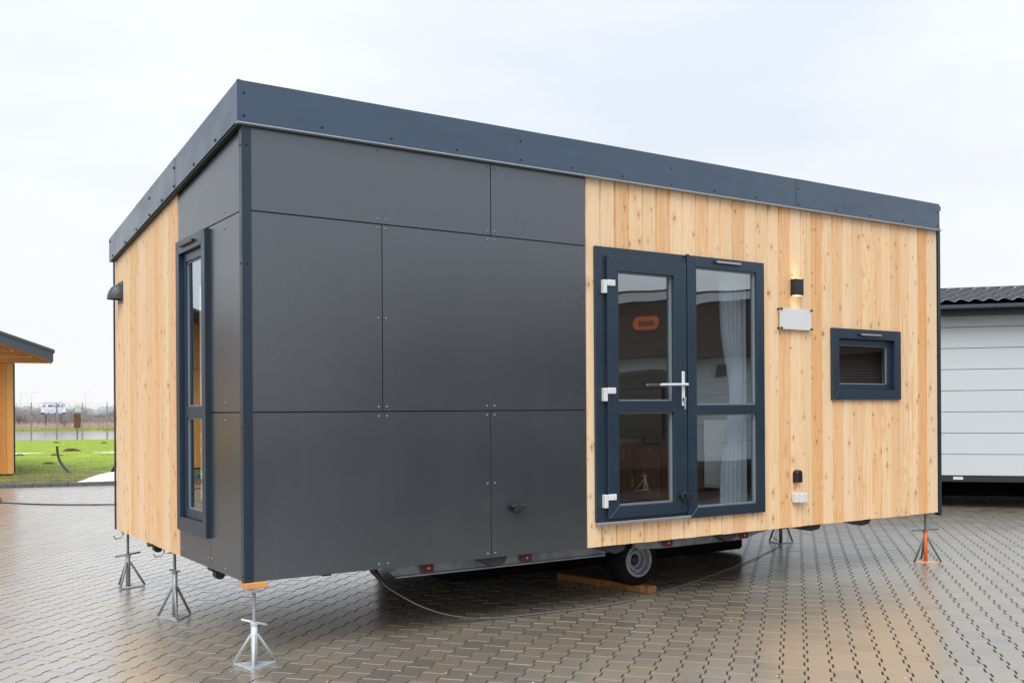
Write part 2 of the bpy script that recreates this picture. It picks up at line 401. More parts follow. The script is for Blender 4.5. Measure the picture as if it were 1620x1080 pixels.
    def build(s, name, m, parent=None, smooth=False, bevel=0, color=None, origin=None, label=None):
        me, o = s.mesh(name, smooth, bevel, origin)
        me.materials.append(m)
        return link(name, me, o, parent, color, label)
def link(name, me, o, parent=None, color=None, label=None):
    ob = bpy.data.objects.new(name, me); COL.objects.link(ob)
    if parent is not None:
        ob.parent = parent; ob.location = Vector(o) - WL[parent.name]
    else: ob.location = o
    WL[ob.name] = Vector(o)
    if color: ob.color = (*color, 1)
    if label: ob['label'] = label
    return ob
def empty(name, loc, label, cat, group=None):
    e = bpy.data.objects.new(name, None); COL.objects.link(e); e.location = loc; e.empty_display_size = .2
    WL[e.name] = Vector(loc); return tag(e, label, cat, group)
def tag(o, label=None, cat=None, group=None, kind=None):
    if label: o['label'] = label
    if cat: o['category'] = cat
    if group: o['group'] = group
    if kind: o['kind'] = kind
    return o
def dup(o, name, loc, parent=None):
    """one more object of the same mesh"""
    c = o.copy(); c.name = name; COL.objects.link(c)
    if parent is not None: c.parent = parent; c.location = Vector(loc)-WL[parent.name]
    else: c.location = loc
    WL[c.name] = Vector(loc); return c
F3 = lambda u, v, n: (u, -n, v)          # front wall frame: u along X, n towards the camera (-Y)
S3 = lambda u, v, n: (-n, u, v)          # side wall frame: u along Y, n towards -X

def bands(u0, u1, v0, v1, holes):
    """split a rectangle around holes -> list of (u0,u1,v0,v1)"""
    vs = sorted({v0, v1, *[min(max(h[2], v0), v1) for h in holes], *[min(max(h[3], v0), v1) for h in holes]})
    res = []
    for a, b in zip(vs, vs[1:]):
        if b-a < 1e-4: continue
        segs = [(u0, u1)]
        for h in holes:
            if h[2] < (a+b)/2 < h[3]:
                ns = []
                for p, q_ in segs:
                    if h[1] <= p or h[0] >= q_: ns.append((p, q_)); continue
                    if h[0] > p: ns.append((p, h[0]))
                    if h[1] < q_: ns.append((h[1], q_))
                segs = ns
        res += [(p, q_, a, b) for p, q_ in segs if q_-p > .004]
    return res
def frame_ring(mb, u0, u1, v0, v1, w, n0, n1, T, wb=None, wt=None, wr=None, g=.0006):
    """four mitred bars with a hairline at each mitre"""
    wb = wb or w; wt = wt or w; wr = wr or w
    a, b, c, d = (u0, v0), (u1, v0), (u1, v1), (u0, v1)
    A, B, C_, D = (u0+w, v0+wb), (u1-wr, v0+wb), (u1-wr, v1-wt), (u0+w, v1-wt)
    def sh(p, du, dv): return (p[0]+du, p[1]+dv)
    mb.prism([sh(a, g, 0), sh(b, -g, 0), sh(B, -g, 0), sh(A, g, 0)], n0, n1, T)
    mb.prism([sh(d, g, 0), sh(D, g, 0), sh(C_, -g, 0), sh(c, -g, 0)], n0, n1, T)
    mb.prism([sh(a, 0, g), sh(A, 0, g), sh(D, 0, -g), sh(d, 0, -g)], n0, n1, T)
    mb.prism([sh(b, 0, g), sh(c, 0, -g), sh(C_, 0, -g), sh(B, 0, g)], n0, n1, T)
    return mb

# ------------------------------------------------------------------ ground frame along the kerb
KO = Vector((1.67, 15.90, 0)); KE = Vector((.966, -.258, 0)); KN = Vector((.258, .966, 0))
def K(a, b, z=0): p = KO+KE*a+KN*b; return (p.x, p.y, z)
def sheet(name, pts, m, z=0, kind='structure'):
    me = bpy.data.meshes.new(name); me.from_pydata([(p[0], p[1], z) for p in pts], [], [tuple(range(len(pts)))])
    me.materials.append(m); o = bpy.data.objects.new(name, me); COL.objects.link(o); o['kind'] = kind
    WL[o.name] = Vector((0, 0, 0)); return o
sheet('ground', [(-3000, -3000), (3000, -3000), (3000, 3000), (-3000, 3000)], M['field'], -.06)
yard = sheet('paved_yard', [K(-60, -60), K(60, -60), K(60, 0), K(-60, 0)], M['bed'], -.018)
sheet('unseen_dark_ground', [(-40, -60), (40, -60), (40, -6.6), (-40, -6.6)], M['unseen_ground'], -.006)  # unseen ground behind the camera, added dark to darken the glass reflections
sheet('lawn', [K(-60, .06), K(70, .06), K(70, 36.9), K(-60, 36.9)], M['grass'], .0)
sheet('road', [K(-400, 37.6), K(400, 37.6), K(400, 66.5), K(-400, 66.5)], M['road'], -.03)

# ------------------------------------------------------------------ pavers
A_ = math.radians(40.8); CH = np.array([math.cos(A_), math.sin(A_)]); PE = np.array([math.sin(A_), -math.cos(A_)])
PW, PL = .1365, .2
hv, w1, w0, b0, b1 = .0984, .0746, .0560, .034, .056
outl = [(-w1,-hv),(w1,-hv),(w1,-b1),(w0,-b0),(w0,b0),(w1,b1),(w1,hv),(-w1,hv),(-w1,b1),(-w0,b0),(-w0,-b0),(-w1,-b1)]
OUT = np.array(outl); INS = OUT.copy(); cc = .0031
INS[:,0] -= np.sign(INS[:,0])*cc; INS[:,1] -= np.sign(INS[:,1])*cc*np.where(abs(OUT[:,1])>.09, 1, np.where(abs(OUT[:,1])>.05, .4, -.3))
def paver_arrays():
    V = np.zeros((36, 3)); V[:12,:2] = INS; V[12:24,:2] = OUT; V[12:24,2] = -.0035; V[24:,:2] = OUT; V[24:,2] = -.017
    Fq = []
    for i in range(12):
        j = (i+1) % 12; Fq.append((12+i, 12+j, j, i))
    return V, Fq
PV, PFQ = paver_arrays()
SK = [(24+i, 24+(i+1)%12, 12+(i+1)%12, 12+i) for i in range(12)]
# rows: column i (across), index j (along the chains)
cand = []
fwv = np.array([fw.x, fw.y]); rtv = np.array([rt.x, rt.y]); C2 = np.array([CAM.x, CAM.y])
O0 = np.array([2.412, -1.737])
ii, jj = np.meshgrid(np.arange(-260, 260), np.arange(-200, 230), indexing='ij')
ii = ii.ravel(); jj = jj.ravel()
P = O0 + np.outer(ii*PW, PE) + np.outer(jj*PL + (ii % 2)*PL/2, CH)
rel = P - C2; dep = rel@fwv; lat = rel@rtv
kb = (P - np.array([KO.x, KO.y]))@np.array([KN.x, KN.y])
keep = (kb < -.12) & (dep > 2.2) & (dep < 33) & (abs(lat) < .62*dep+1.2)
keep |= (kb < -.12) & (dep > 2.2) & (dep < 26) & (lat < 0) & (lat > -.72*dep-1.5)
P = P[keep]; dep = dep[keep]; lat = lat[keep]
near = (dep > 3.0)
# pixel of each centre for picking the 300 that show largest
px = 810+FPX*lat/dep; py = PPY+FPX*1.45/dep
vis = (px > -10) & (px < 1630) & (py < 1085)
front_of_house = P[:,1] < -.1
order = np.argsort(np.where(vis, dep, 1e9))[:300]
is_ind = np.zeros(len(P), bool); is_ind[order] = True
tones = np.clip(rng.normal(.5, .27, len(P)), 0, 1)
R2 = np.array([PE, CH])        # local (u,v) -> world xy
# many: one joined part
Q = P[~is_ind]; tq = tones[~is_ind]; n = len(Q)
L = PV[:24].copy(); L[:,:2] = L[:,:2]@R2
jit = rng.normal(0, .0005, n); tlt = rng.normal(0, .0022, (n, 2))
VV = np.repeat(L[None], n, 0); VV[:,:,2] += jit[:,None] + (VV[:,:,:2]*tlt[:,None,:]).sum(2)
VV[:,:,0] += Q[:,0,None]; VV[:,:,1] += Q[:,1,None]; VV = VV.reshape(-1, 3)
base = (np.arange(n)*24)
top = (np.arange(12)[None]+base[:,None])
quads = (np.array(PFQ)[None]+base[:,None,None]).reshape(-1, 4)
me = bpy.data.meshes.new('pavers')
nl = n*12+len(quads)*4
me.vertices.add(len(VV)); me.vertices.foreach_set('co', VV.ravel())
me.loops.add(nl); me.loops.foreach_set('vertex_index', np.concatenate([top.ravel(), quads.ravel()]))
ls = np.concatenate([np.arange(n)*12, n*12+np.arange(len(quads))*4]); me.polygons.add(len(ls)); me.polygons.foreach_set('loop_start', ls)
me.update(calc_edges=True); me.shade_flat()
at = me.attributes.new('tone', 'FLOAT', 'POINT'); at.data.foreach_set('value', np.repeat(tq, 24))
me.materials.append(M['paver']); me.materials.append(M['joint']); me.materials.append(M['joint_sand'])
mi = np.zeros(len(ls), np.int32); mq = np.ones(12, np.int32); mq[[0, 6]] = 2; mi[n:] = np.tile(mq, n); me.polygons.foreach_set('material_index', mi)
po = bpy.data.objects.new('pavers', me); COL.objects.link(po); po.parent = yard; po['kind'] = 'stuff'
# the 300 largest: single pavers
variants = []
for k in range(10):
    me = bpy.data.meshes.new('paver'); Vv = PV.copy(); Vv[:,:2] = Vv[:,:2]@R2
    Vv[:,2] += rng.normal(0, .0007); t2 = rng.normal(0, .0022, 2); Vv[:,2] += (Vv[:,:2]*t2).sum(1)
    me.from_pydata([tuple(p) for p in Vv], [], [tuple(range(12))]+PFQ+SK)
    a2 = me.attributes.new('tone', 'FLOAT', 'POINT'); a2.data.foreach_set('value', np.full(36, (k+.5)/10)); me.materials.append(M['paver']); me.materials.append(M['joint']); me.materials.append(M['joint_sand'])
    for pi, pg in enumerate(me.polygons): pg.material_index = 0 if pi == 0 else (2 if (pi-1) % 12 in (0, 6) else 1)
    variants.append(me); continue; variants.append(me)
for k in np.where(is_ind)[0]:
    o = bpy.data.objects.new('paver', variants[min(9, int(tones[k]*10))]); COL.objects.link(o); o.parent = yard; o.location = (P[k,0], P[k,1], 0)

# kerb stones
kerb = MB(); ks = None
kroot = bpy.data.objects.new('kerb', None); COL.objects.link(kroot); kroot['kind'] = 'structure'; WL['kerb'] = Vector((0, 0, 0))
kb_ = MB(); kb_.cbox(-.158, .158, -.04, .04, -.05, .07, .008); km, _ = kb_.mesh('kerb_stone', origin=(0, 0, 0)); km.materials.append(M['kerb'])
for i in range(-52, 60):
    o = bpy.data.objects.new('kerb_stone', km); COL.objects.link(o); o.parent = kroot; o.location = K(i*.32, .0, random.uniform(-.003, .003)); o.rotation_euler = (0, 0, math.atan2(KE.y, KE.x)+random.uniform(-.006, .006))

# ------------------------------------------------------------------ the tiny house
W_, L_ = 3.234, 6.622; ZB = .467
ztop = lambda y: 3.105-.120*y        # underside of the side fascia
house = empty('tiny_house', (3.31, 1.62, ZB), 'dark grey and pale timber tiny house on wheels, propped level on steel jacks', 'house')
# panels (front, then side)
def rivets(par, pts, T, m=None, r=.0085, nm='rivet', n0=0.):
    for (u, v) in pts:
        c = Vector(T(u, v, n0))
        if rivets.me.get(T) is None:
            mb = MB(); prof = [(1, 0), (.9, .35), (.5, .6), (0, .68)]
            k = 10; vs = []
            for rr, h in prof[:-1]: vs += [T(rr*math.cos(2*PI*i/k), rr*math.sin(2*PI*i/k), h) for i in range(k)]
            vs.append(T(0, 0, .68)); fs = []
            for a in range(2): fs += [(a*k+i, a*k+(i+1)%k, (a+1)*k+(i+1)%k, (a+1)*k+i) for i in range(k)]
            fs += [(2*k+i, 2*k+(i+1)%k, 3*k) for i in range(k)]
            mb.add(vs, fs); rivets.me[T] = mb
        key = (T, r, (m or M['rivet']).name)
        if key not in rivets.cache:
            mb = MB(); mb.add([tuple(a*r for a in p) for p in rivets.me[T].v], rivets.me[T].f); me_, _ = mb.mesh(nm, smooth=True, origin=(0,0,0)); me_.materials.append(m or M['rivet']); rivets.cache[key] = me_
        link(nm, rivets.cache[key], c, par)
rivets.me = {}; rivets.cache = {}
PN0, PN1 = -.016, -.004
def panel(u0, u1, v0, v1, T, rv=(), cut=None, vt=None):
    mb = MB()
    if vt: # sloped top
        poly = [(u0, v0), (u1, v0), (u1, vt(u1)), (u0, vt(u0))]; mb.prism(poly, PN0, PN1, T); bv = .0015
        o = mb.build('wall_panel', M['panel'], house, bevel=bv)
    else:
        mb.cbox(0,1,0,1,0,1,0) if False else mb.prism([(u0,v0),(u1,v0),(u1,v1),(u0,v1)], PN0, PN1, T)
        o = mb.build('wall_panel', M['panel'], house, bevel=.0015)
    rivets(o, rv, T, n0=PN1)
    return o
g = .0028
fj1, fj2 = 1.444, 2.607
panel(.047, 1.689-g, fj2+g, 3.14, F3, [(.857, 2.636), (.913, 2.636), (1.662, 2.636), (.857, 3.06), (1.662, 3.06)])
panel(1.689+g, 2.480, fj2+g, 3.14, F3, [(1.717, 2.636), (1.717, 3.06), (2.45, 2.636)][:2])
panel(.047, .886-g, fj1+g, fj2-g, F3, [(.857, 2.58), (.857, 2.023), (.857, 1.473)])
panel(.886+g, 2.480, fj1+g, fj2-g, F3, [(.913, 2.58), (.913, 2.023), (.913, 1.473), (1.650, 1.476), (1.710, 1.476), (1.662, 2.58), (1.717, 2.58)])
panel(.047, 1.680-g, ZB, fj1-g, F3, [(.857, 1.415), (.913, 1.415), (1.650, 1.415), (1.650, .962), (1.650, .497), (.853, .497), (.913, .497)])
panel(1.680+g, 2.480, ZB, fj1-g, F3, [(1.710, 1.415), (1.710, .962), (1.710, .497)])
sj2 = 2.607; SP = 1.338
panel(.045, SP, sj2+g, 3.0, S3, [(.345, 2.65)], vt=lambda y: ztop(y)+.04)
panel(.045, .655, fj1+g, sj2-g, S3, [(.345, 2.55), (.345, 1.50)])
panel(.045, .66-g, ZB, fj1-g, S3, [(.345, 1.395), (.36, .50), (.63, .53)])
panel(.66+g, SP, ZB, .70, S3, [(.70, .53), (1.28, .52)])
# corner trims
def trim(name, u0, u1, v0, v1, d0, d1):
    mb = MB(); mb.box(u0, u1, d0, d1, v0, v1); return mb
ct = MB(); ct.prism([(-.006, -.006), (.0505, -.006), (.0505, .0), (.0, .0), (.0, .044), (-.006, .044)], ZB-.004, 3.12, lambda u, v, n: (u, v, n))
cto = ct.build('corner_trim', M['trim'], house, bevel=.0012)
for z in (.50, 1.36, 2.30, 2.98): rivets(cto, [(.022, z)], F3, M['screw'], .0075, 'screw', .006); rivets(cto, [(.022, z+.0)], S3, M['screw'], .0075, 'screw', .006)
ct = MB(); ct.prism([(6.623, -.010), (6.662, -.010), (6.662, .06), (6.655, .06), (6.655, .0), (6.623, .0)], ZB-.03, 3.12, lambda u, v, n: (u, v, n))
ct.build('corner_trim', M['trim'], house, bevel=.001)
ct = MB(); ct.box(-.01, .0, W_, W_+.03, ZB, 2.72); ct.build('corner_trim', M['trim'], house)
# larch boards, front
PALE = [(.915, .71, .475), (.905, .69, .445), (.925, .73, .505), (.895, .67, .42), (.915, .70, .46)]
WARM = [(.87, .605, .355), (.88, .625, .38), (.865, .585, .335)]
ORNG = [(.82, .50, .25), (.83, .515, .26)]
fholes = [(2.60, 4.215, .655, 2.575), (5.14, 5.995, 1.555, 2.09)]
tone_front = {5: 'w', 8: 'w', 15: 'w', 18: 'o', 19: 'p', 20: 'w', 22: 'w', 24: 'w', 26: 'w', 29: 'o', 11: 'w', 2: 'w'}
prevc = None
bp = .13265
def board(T, u0, u1, v0, v1f, holes, color, parent, name='cladding_board', grade=None):
    vm = v1f((u0+u1)/2); left = bands(u0, u1, v0, vm, holes)
    while left:                                        # pieces that touch are one board, pieces parted by an opening are two
        grp = [left.pop(0)]; more = True
        while more:
            more = False
            for b_ in list(left):
                if any(abs(b_[2]-g_[3]) < 1e-6 or abs(b_[3]-g_[2]) < 1e-6 for g_ in grp if b_[0] < g_[1] and b_[1] > g_[0]): grp.append(b_); left.remove(b_); more = True
        mb = MB()
        for (a, b, c, d) in grp:
            ca = .007 if abs(a-u0) < 1e-6 else .0003; cb = .007 if abs(b-u1) < 1e-6 else .0003
            atop = abs(d-vm) < 1e-6; top_a = v1f(a) if atop else d; top_b = v1f(b) if atop else d
            sec = [(a+.0030, -.02), (a+.0030, -ca-.004), (a+ca+.0012, 0), (b-cb-.0012, 0), (b-.0030, -cb-.004), (b-.0030, -.02)]
            k = 6; vs = [T(u, c, n) for u, n in sec] + [T(u, top_a+(top_b-top_a)*(u-a)/(b-a), n) for u, n in sec]
            mb.add(vs, [tuple(range(k-1,-1,-1)), tuple(range(k, 2*k))] + [(i, (i+1)%k, (i+1)%k+k, i+k) for i in range(k)])
        mb.build(name, M['larch'], parent, color=color)
n_b = 31
for i in range(n_b):
    u0 = 2.484+i*bp; u1 = u0+bp if i < n_b-1 else 6.622
    t = tone_front.get(i, 'p'); c = random.choice({'p': PALE, 'w': WARM, 'o': ORNG}[t]); j = random.uniform(.95, 1.04); c = tuple(x*j for x in c)
    zb = ZB - (0 if i < 18 else 0)
    board(F3, u0, u1, zb+random.uniform(-.002, .002), lambda u: 3.135, fholes, c, house)
sholes = []
nb = 15
for i in range(nb):
    u0 = SP+.006+i*.1263; u1 = min(u0+.1263, W_-.001)
    t = random.choices('pwo', (6, 4, 0))[0]; c = random.choice({'p': PALE, 'w': WARM, 'o': ORNG}[t]); c = tuple(x*random.uniform(.95, 1.02) for x in c)
    board(S3, u0, u1, ZB+random.uniform(-.002, .002), lambda y: ztop(y)+.035, sholes, c, house)
# core walls with openings
def core(T, u0, u1, v0, v1, holes, n0, n1, vt=None):
    mb = MB()
    for a, b, c, d in bands(u0, u1, v0, v1, holes): mb.box(a, b, c, d, n0, n1, T)
    return mb
core(F3, .03, L_, ZB+.003, 3.06, [(2.60, 4.215, .655, 2.575), (5.14, 5.995, 1.555, 2.09)], -.12, -.0205).build('wall_core', M['backing'], house)
core(S3, .122, W_-.002, ZB+.003, 2.70, [(.70, 1.25, .70, 2.55)], -.12, -.0205).build('wall_core', M['backing'], house)
MB().prism([(.122, 2.701), (W_-.002, 2.701), (W_-.002, ztop(W_)+.02), (.122, ztop(.122))], -.12, -.0205, S3).build('wall_core', M['backing'], house)
mb = MB()
for a, b, c, d in bands(.122, L_, ZB+.003, 2.68, [(.6, 4.30, .68, 2.55)]): mb.box(a, b, W_-.10, W_, c, d)
mb.build('rear_wall', M['panel'], house)
mb = MB(); mb.add([(.6, W_-.05, .68), (4.30, W_-.05, .68), (4.30, W_-.05, 2.55), (.6, W_-.05, 2.55)], [(0, 1, 2, 3)]); mb.build('added_rear_pane', M['glass'], house)  # unseen rear opening, added to let daylight brighten the room
mb = MB(); mb.box(L_-.10, L_+.0, .122, W_-.102, ZB+.003, 2.69); mb.box(L_+.0, L_+.03, .061, W_, ZB+.003, 2.70); mb.build('end_wall', M['panel'], house)
mb = MB(); mb.box(.125, L_-.105, .125, W_-.105, ZB+.003, ZB+.135); mb.build('floor_deck', M['inner_floor'], house)
mb = MB(); mb.box(.125, L_-.105, .125, W_-.105, 2.60, 2.66); mb.build('ceiling_board', M['inner_wall'], house)
# white interior linings
ln = MB(); 
for a, b, c, d in bands(.125, L_-.105, ZB+.14, 2.598, [(2.62, 4.20, ZB+.14, 2.56), (5.16, 5.98, 1.57, 2.08)]): ln.box(a, b, c, d, -.135, -.1205, F3)
ln.build('interior_lining', M['inner_wall'], house)
mb = MB()
for a, b, c, d in bands(.125, L_-.105, ZB+.14, 2.598, [(.6, 4.30, .68, 2.55)]): mb.box(a, b, W_-.12, W_-.106, c, d)
mb.build('interior_lining', M['inner_wall'], house)
mb = MB(); mb.box(4.33, 4.41, .136, W_-.121, ZB+.14, 2.598); mb.build('partition_wall', M['partition'], house)
# roof
zt_f = lambda y: 3.335-.131*y
rf = MB(); rf.prism([(-.03, zt_f(-.03)-.02), (W_+.03, zt_f(W_)-.02), (W_+.03, zt_f(W_)-.06), (-.03, zt_f(-.03)-.06)], -.02, L_+.02, lambda u, v, n: (n, u, v)); rf.build('roof_deck', M['fascia'], house)
seams = [-.040, 1.877, 3.243, 4.645, 6.615]
scr = {0: [(.0, 3.268), (.0, 3.138), (.475, 3.139), (.937, 3.139), (1.406, 3.135)], 1: [(1.905, 3.259), (1.905, 3.135), (2.336, 3.134), (2.793, 3.132)],
       2: [(3.268, 3.250), (3.268, 3.130), (3.716, 3.13), (4.17, 3.13)], 3: [(4.672, 3.254), (4.672, 3.13), (5.146, 3.13), (5.602, 3.13), (6.067, 3.13), (6.585, 3.26), (6.585, 3.13)]}
for i in range(4):
    n0 = .034 + (.0018 if i % 2 else 0)
    mb = MB(); a, b = seams[i], seams[i+1]+(.03 if i < 3 else 0)
    # a slightly wavy sheet with folded bottom lip
    nseg = 10; vs = []; prof = [(3.335, -.02), (3.337, 0), (3.105, 0), (3.100, -.004), (3.103, -.02)]
    for k in range(nseg+1):
        u = a+(b-a)*k/nseg; wv = .0015*math.sin(u*5+i)
        for (z, nn) in prof: vs.append(F3(u, z, n0+nn+(wv if nn == 0 and z > 3.2 else 0)-(.0018*0)))
    m5 = 5; fs = [(k*m5+j, (k+1)*m5+j, (k+1)*m5+j+1, k*m5+j+1) for k in range(nseg) for j in range(m5-1)]
    fs += [tuple(range(m5)), tuple(nseg*m5+j for j in range(m5-1, -1, -1))]
    # close the back so that the sheet has thickness
    mb.add(vs, fs); o = mb.build('fascia_panel', M['fascia'], house); rivets(o, scr[i], F3, M['screw'], .0085, 'screw', n0)
mb = MB(); mb.cbox(-.042, 6.645, -.044, -.004, 3.091, 3.0995, .0015); mb.build('drip_edge', M['drip'], house)
seams_s = [-.036, 1.268, 2.32, W_+.05]
scs = {0: [(.384, 3.085), (.83, 3.030)], 1: [(1.285, 3.10), (1.285, 2.975), (1.594, 2.935), (1.94, 3.01), (1.943, 2.89)], 2: [(2.34, 2.845), (2.713, 2.80), (3.25, 2.88), (3.15, 2.75)]}
for i in range(3):
    n0 = .036 + (.0018 if i % 2 else 0); a, b = seams_s[i], seams_s[i+1]+(.03 if i < 2 else 0)
    mb = MB(); mb.prism([(a, ztop(a)), (b, ztop(b)), (b, zt_f(b)), (a, zt_f(a))], n0-.018, n0, S3)
    o = mb.build('fascia_panel', M['fascia'], house, bevel=.001); rivets(o, scs[i], S3, M['screw'], .011, 'screw', n0)
mb = MB(); mb.prism([(-.03, ztop(0)-.012), (W_, ztop(W_)-.012), (W_, ztop(W_)-.001), (-.03, ztop(0)-.001)], .004, .030, S3); mb.build('drip_edge', M['soffit'], house)
mb = MB(); mb.prism([(-.03, zt_f(0)-.2), (W_+.05, zt_f(W_)-.2), (W_+.05, zt_f(W_)), (-.03, zt_f(0))], L_-.045, L_-.022, lambda u, v, n: (n, u, v)); mb.build('fascia_panel', M['fascia'], house)

# ---- door unit and fixed light beside it
def pane(name, u0, u1, v0, v1, n, T, parent, m=None, th=.006):
    mb = MB(); q_ = [T(u0, v0, n), T(u1, v0, n), T(u1, v1, n), T(u0, v1, n)]; mb.add(q_, [(0, 1, 2, 3)]); return mb.build(name, m or M['glass'], parent)
df = MB(); frame_ring(df, 2.548, 3.434, .645, 2.612, .10, -.06, .022, F3, wb=.03, wr=.07)
dfo = df.build('door_frame', M['frame'], house, bevel=.002)
sill = MB(); sill.cbox(2.548, 3.436, -.05, .03, .622, .643, .003); sill.build('door_sill', M['alu'], house)
lf = MB(); frame_ring(lf, 2.637, 3.402, .668, 2.548, .102, -.02, .048, F3, wb=.085, wt=.105, wr=.128)
lf.box(2.7391, 3.2739, 1.426, 1.509, -.0199, .0475, F3)
door = lf.build('door', M['frame'], house, bevel=.0022)
for (a, b, c, d) in ((2.739, 3.274, 1.509, 2.443), (2.739, 3.274, .753, 1.426)):
    bd = MB(); frame_ring(bd, a, b, c, d, .010, -.012, .020, F3); bd.build('glazing_bead', M['bead'], door)
    pane('glass_pane', a+.006, b-.006, c+.006, d-.006, .006, F3, door)
    pane('glass_pane', a+.006, b-.006, c+.006, d-.006, -.010, F3, door) if False else None
for z in (2.345, 1.575, .815):
    hg = MB(); hg.cbox(2.596, 2.628, -.060, -.0225, z-.070, z+.026, .004); hg.cbox(2.6285, 2.702, -.063, -.0485, z-.016, z+.028, .004); hg.build('hinge', M['white_plastic'], door)
hp = MB(); hp.cbox(3.343, 3.372, -.060, -.0485, 1.47, 1.73, .004); hp.tube([(3.357, -.06, 1.632), (3.357, -.086, 1.632)], .010, 10); hp.tube([(3.37, -.082, 1.632), (3.11, -.082, 1.628)], .0095, 10)
hp.tube([(3.385, -.075, 1.632), (3.34, -.075, 1.632)], .0105, 10); ho = hp.build('handle', M['white_plastic'], door, smooth=False)
ky = MB(); ky.cbox(3.349, 3.366, -.078, -.0605, 1.500, 1.535, .002); ky.cbox(3.351, 3.364, -.076, -.070, 1.445, 1.498, .001); ky.build('key', M['galv'], ho)
ky = MB(); ky.cbox(3.342, 3.372, -.068, -.0605, 1.508, 1.53, .001); ky.build('lock_cylinder', M['black'], ho)
st = MB(); st.lathe([(.034, 0), (.034, -.03), (.026, -.034), (.018, -.034)], (3.345, -.0485, .795), 'y', 16); st.cbox(3.35, 3.41, -.10, -.075, .775, .812, .003); st.build('door_catch', M['black'], door)
# fixed window
wf = MB(); frame_ring(wf, 3.436, 4.262, .617, 2.613, .082, -.06, .034, F3, wt=.082, wb=.078, wr=.09)
wf.box(3.5181, 4.1719, 1.407, 1.478, -.0599, .0335, F3)
win = wf.build('window', M['frame'], house, bevel=.0022)
for (a, b, c, d) in ((3.518, 4.172, 1.478, 2.531), (3.518, 4.172, .695, 1.407)):
    bd = MB(); frame_ring(bd, a, b, c, d, .011, -.02, .014, F3); bd.build('glazing_bead', M['bead'], win); pane('glass_pane', a+.006, b-.006, c+.006, d-.006, .0, F3, win)
def trickle(u0, u1, v, n, T, par):
    o = MB().box(u0, u1, v-.011, v+.011, n, n+.013, T).build('trickle_vent', M['black'], par, bevel=.002); 
    MB().box(u0+.02, u1-.004, v-.006, v+.010, n+.0132, n+.019, T).build('vent_flap', M['alu'], o); return o
trickle(3.70, 3.985, 2.580, .034, F3, win)
cap_ = MB(); cap_.cbox(3.415, 3.4355, -.046, -.0225, .64, 2.618, .002); cap_.build('cover_strip', M['frame'], house)
# small window
wf = MB(); frame_ring(wf, 5.103, 6.036, 1.518, 2.130, .085, -.055, .028, F3); w2 = wf.build('window', M['frame'], house, bevel=.0022)
sh = MB(); frame_ring(sh, 5.189, 5.950, 1.604, 2.044, .05, -.055, -.012, F3); sh.build('sash', M['frame'], w2, bevel=.002)
bd = MB(); frame_ring(bd, 5.2395, 5.8995, 1.6545, 1.9935, .008, -.045, -.026, F3); bd.build('glazing_bead', M['bead'], w2)
pane('glass_pane', 5.243, 5.896, 1.658, 1.990, -.032, F3, w2)
trickle(5.44, 5.74, 2.082, .028, F3, w2)
for k in range(22):
    zk = 1.56+k*.0245; mb = MB(); mb.prism([(zk, -.150), (zk+.022, -.165), (zk+.024, -.163), (zk+.002, -.148)], 5.05, 6.08, lambda u, v, n: (n, -v, u)); mb.build('blind_slat', M['blind'], house)
# tall side window
wf = MB(); frame_ring(wf, .650, 1.305, .655, 2.598, .075, -.06, .026, S3, wt=.09, wb=.09); w3 = wf.build('window', M['frame'], house, bevel=.0025)
sh = MB(); frame_ring(sh, .7255, 1.2295, .7455, 2.5075, .058, -.055, -.004, S3); sh.box(.7841, 1.1709, 1.412, 1.484, -.0545, -.0045, S3); sh.build('sash', M['frame'], w3, bevel=.0025)
for (c, d) in ((1.484, 2.449), (.804, 1.412)):
    bd = MB(); frame_ring(bd, .784, 1.171, c, d, .010, -.035, -.016, S3); bd.build('glazing_bead', M['bead'], w3); pane('glass_pane', .790, 1.165, c+.006, d-.006, -.022, S3, w3, m=glass('window_glass_side', (.8, .84, .85), 2.0, 2.0, .03))
o = MB().box(.86, 1.16, 2.544, 2.562, .026, .045, S3).build('trickle_vent', M['black'], w3, bevel=.002)
# ---- small fittings
lamp = MB(); lamp.cbox(4.606, 4.702, -.062, -.001, 2.376, 2.512, .003); lampo = lamp.build('wall_lamp', M['black_metal'], house)
for zz, d in ((2.5125, 1), (2.3755, -1)):
    l_ = MB(); l_.cbox(4.618, 4.690, -.052, -.010, min(zz, zz+.003*d), max(zz, zz+.003*d), .0005); l_.build('lamp_lens', M['lamp_glow'], lampo)
for zz, rx in ((2.520, PI), (2.368, 0)):
    ld = bpy.data.lights.new('lamp_light', 'SPOT'); ld.energy = .33; ld.color = (1, .60, .26); ld.spot_size = math.radians(100); ld.spot_blend = .9; ld.shadow_soft_size = .012
    lo = bpy.data.objects.new('lamp_light', ld); COL.objects.link(lo); lo.rotation_euler = (rx, 0, 0); lo.parent = lampo; lo.location = Vector((4.654, -.034, zz))-WL[lampo.name]
pl = MB(); pl.cbox(4.447, 4.828, -.034, -.026, 2.094, 2.266, .001); plo = pl.build('blank_plate', M['white_plastic'], house)
for a in (4.455, 4.820):
    for b in (2.102, 2.258):
        c_ = MB(); c_.tube([(a, -.001, b), (a, -.042, b)], .009, 8); c_.box(a-.014, a+.014, -.046, -.040, b-.005, b+.005); c_.build('standoff', M['black'], plo)
sn = MB(); pts = [(-.036, -.05), (.036, -.05), (.036, .025)]+[(.036*math.cos(t), .025+.03*math.sin(t)) for t in np.linspace(.25, PI-.25, 7)]+[(-.036, .025)]
sn.prism([(4.655+a, .885+b) for a, b in pts], 0.0005, .05, F3); sn.build('outdoor_socket', M['black'], house, bevel=.006)
bx = MB(); bx.cbox(4.607, 4.656, -.05, -.0005, .672, .752, .004); bx.build('switch_box', M['white_plastic'], house)
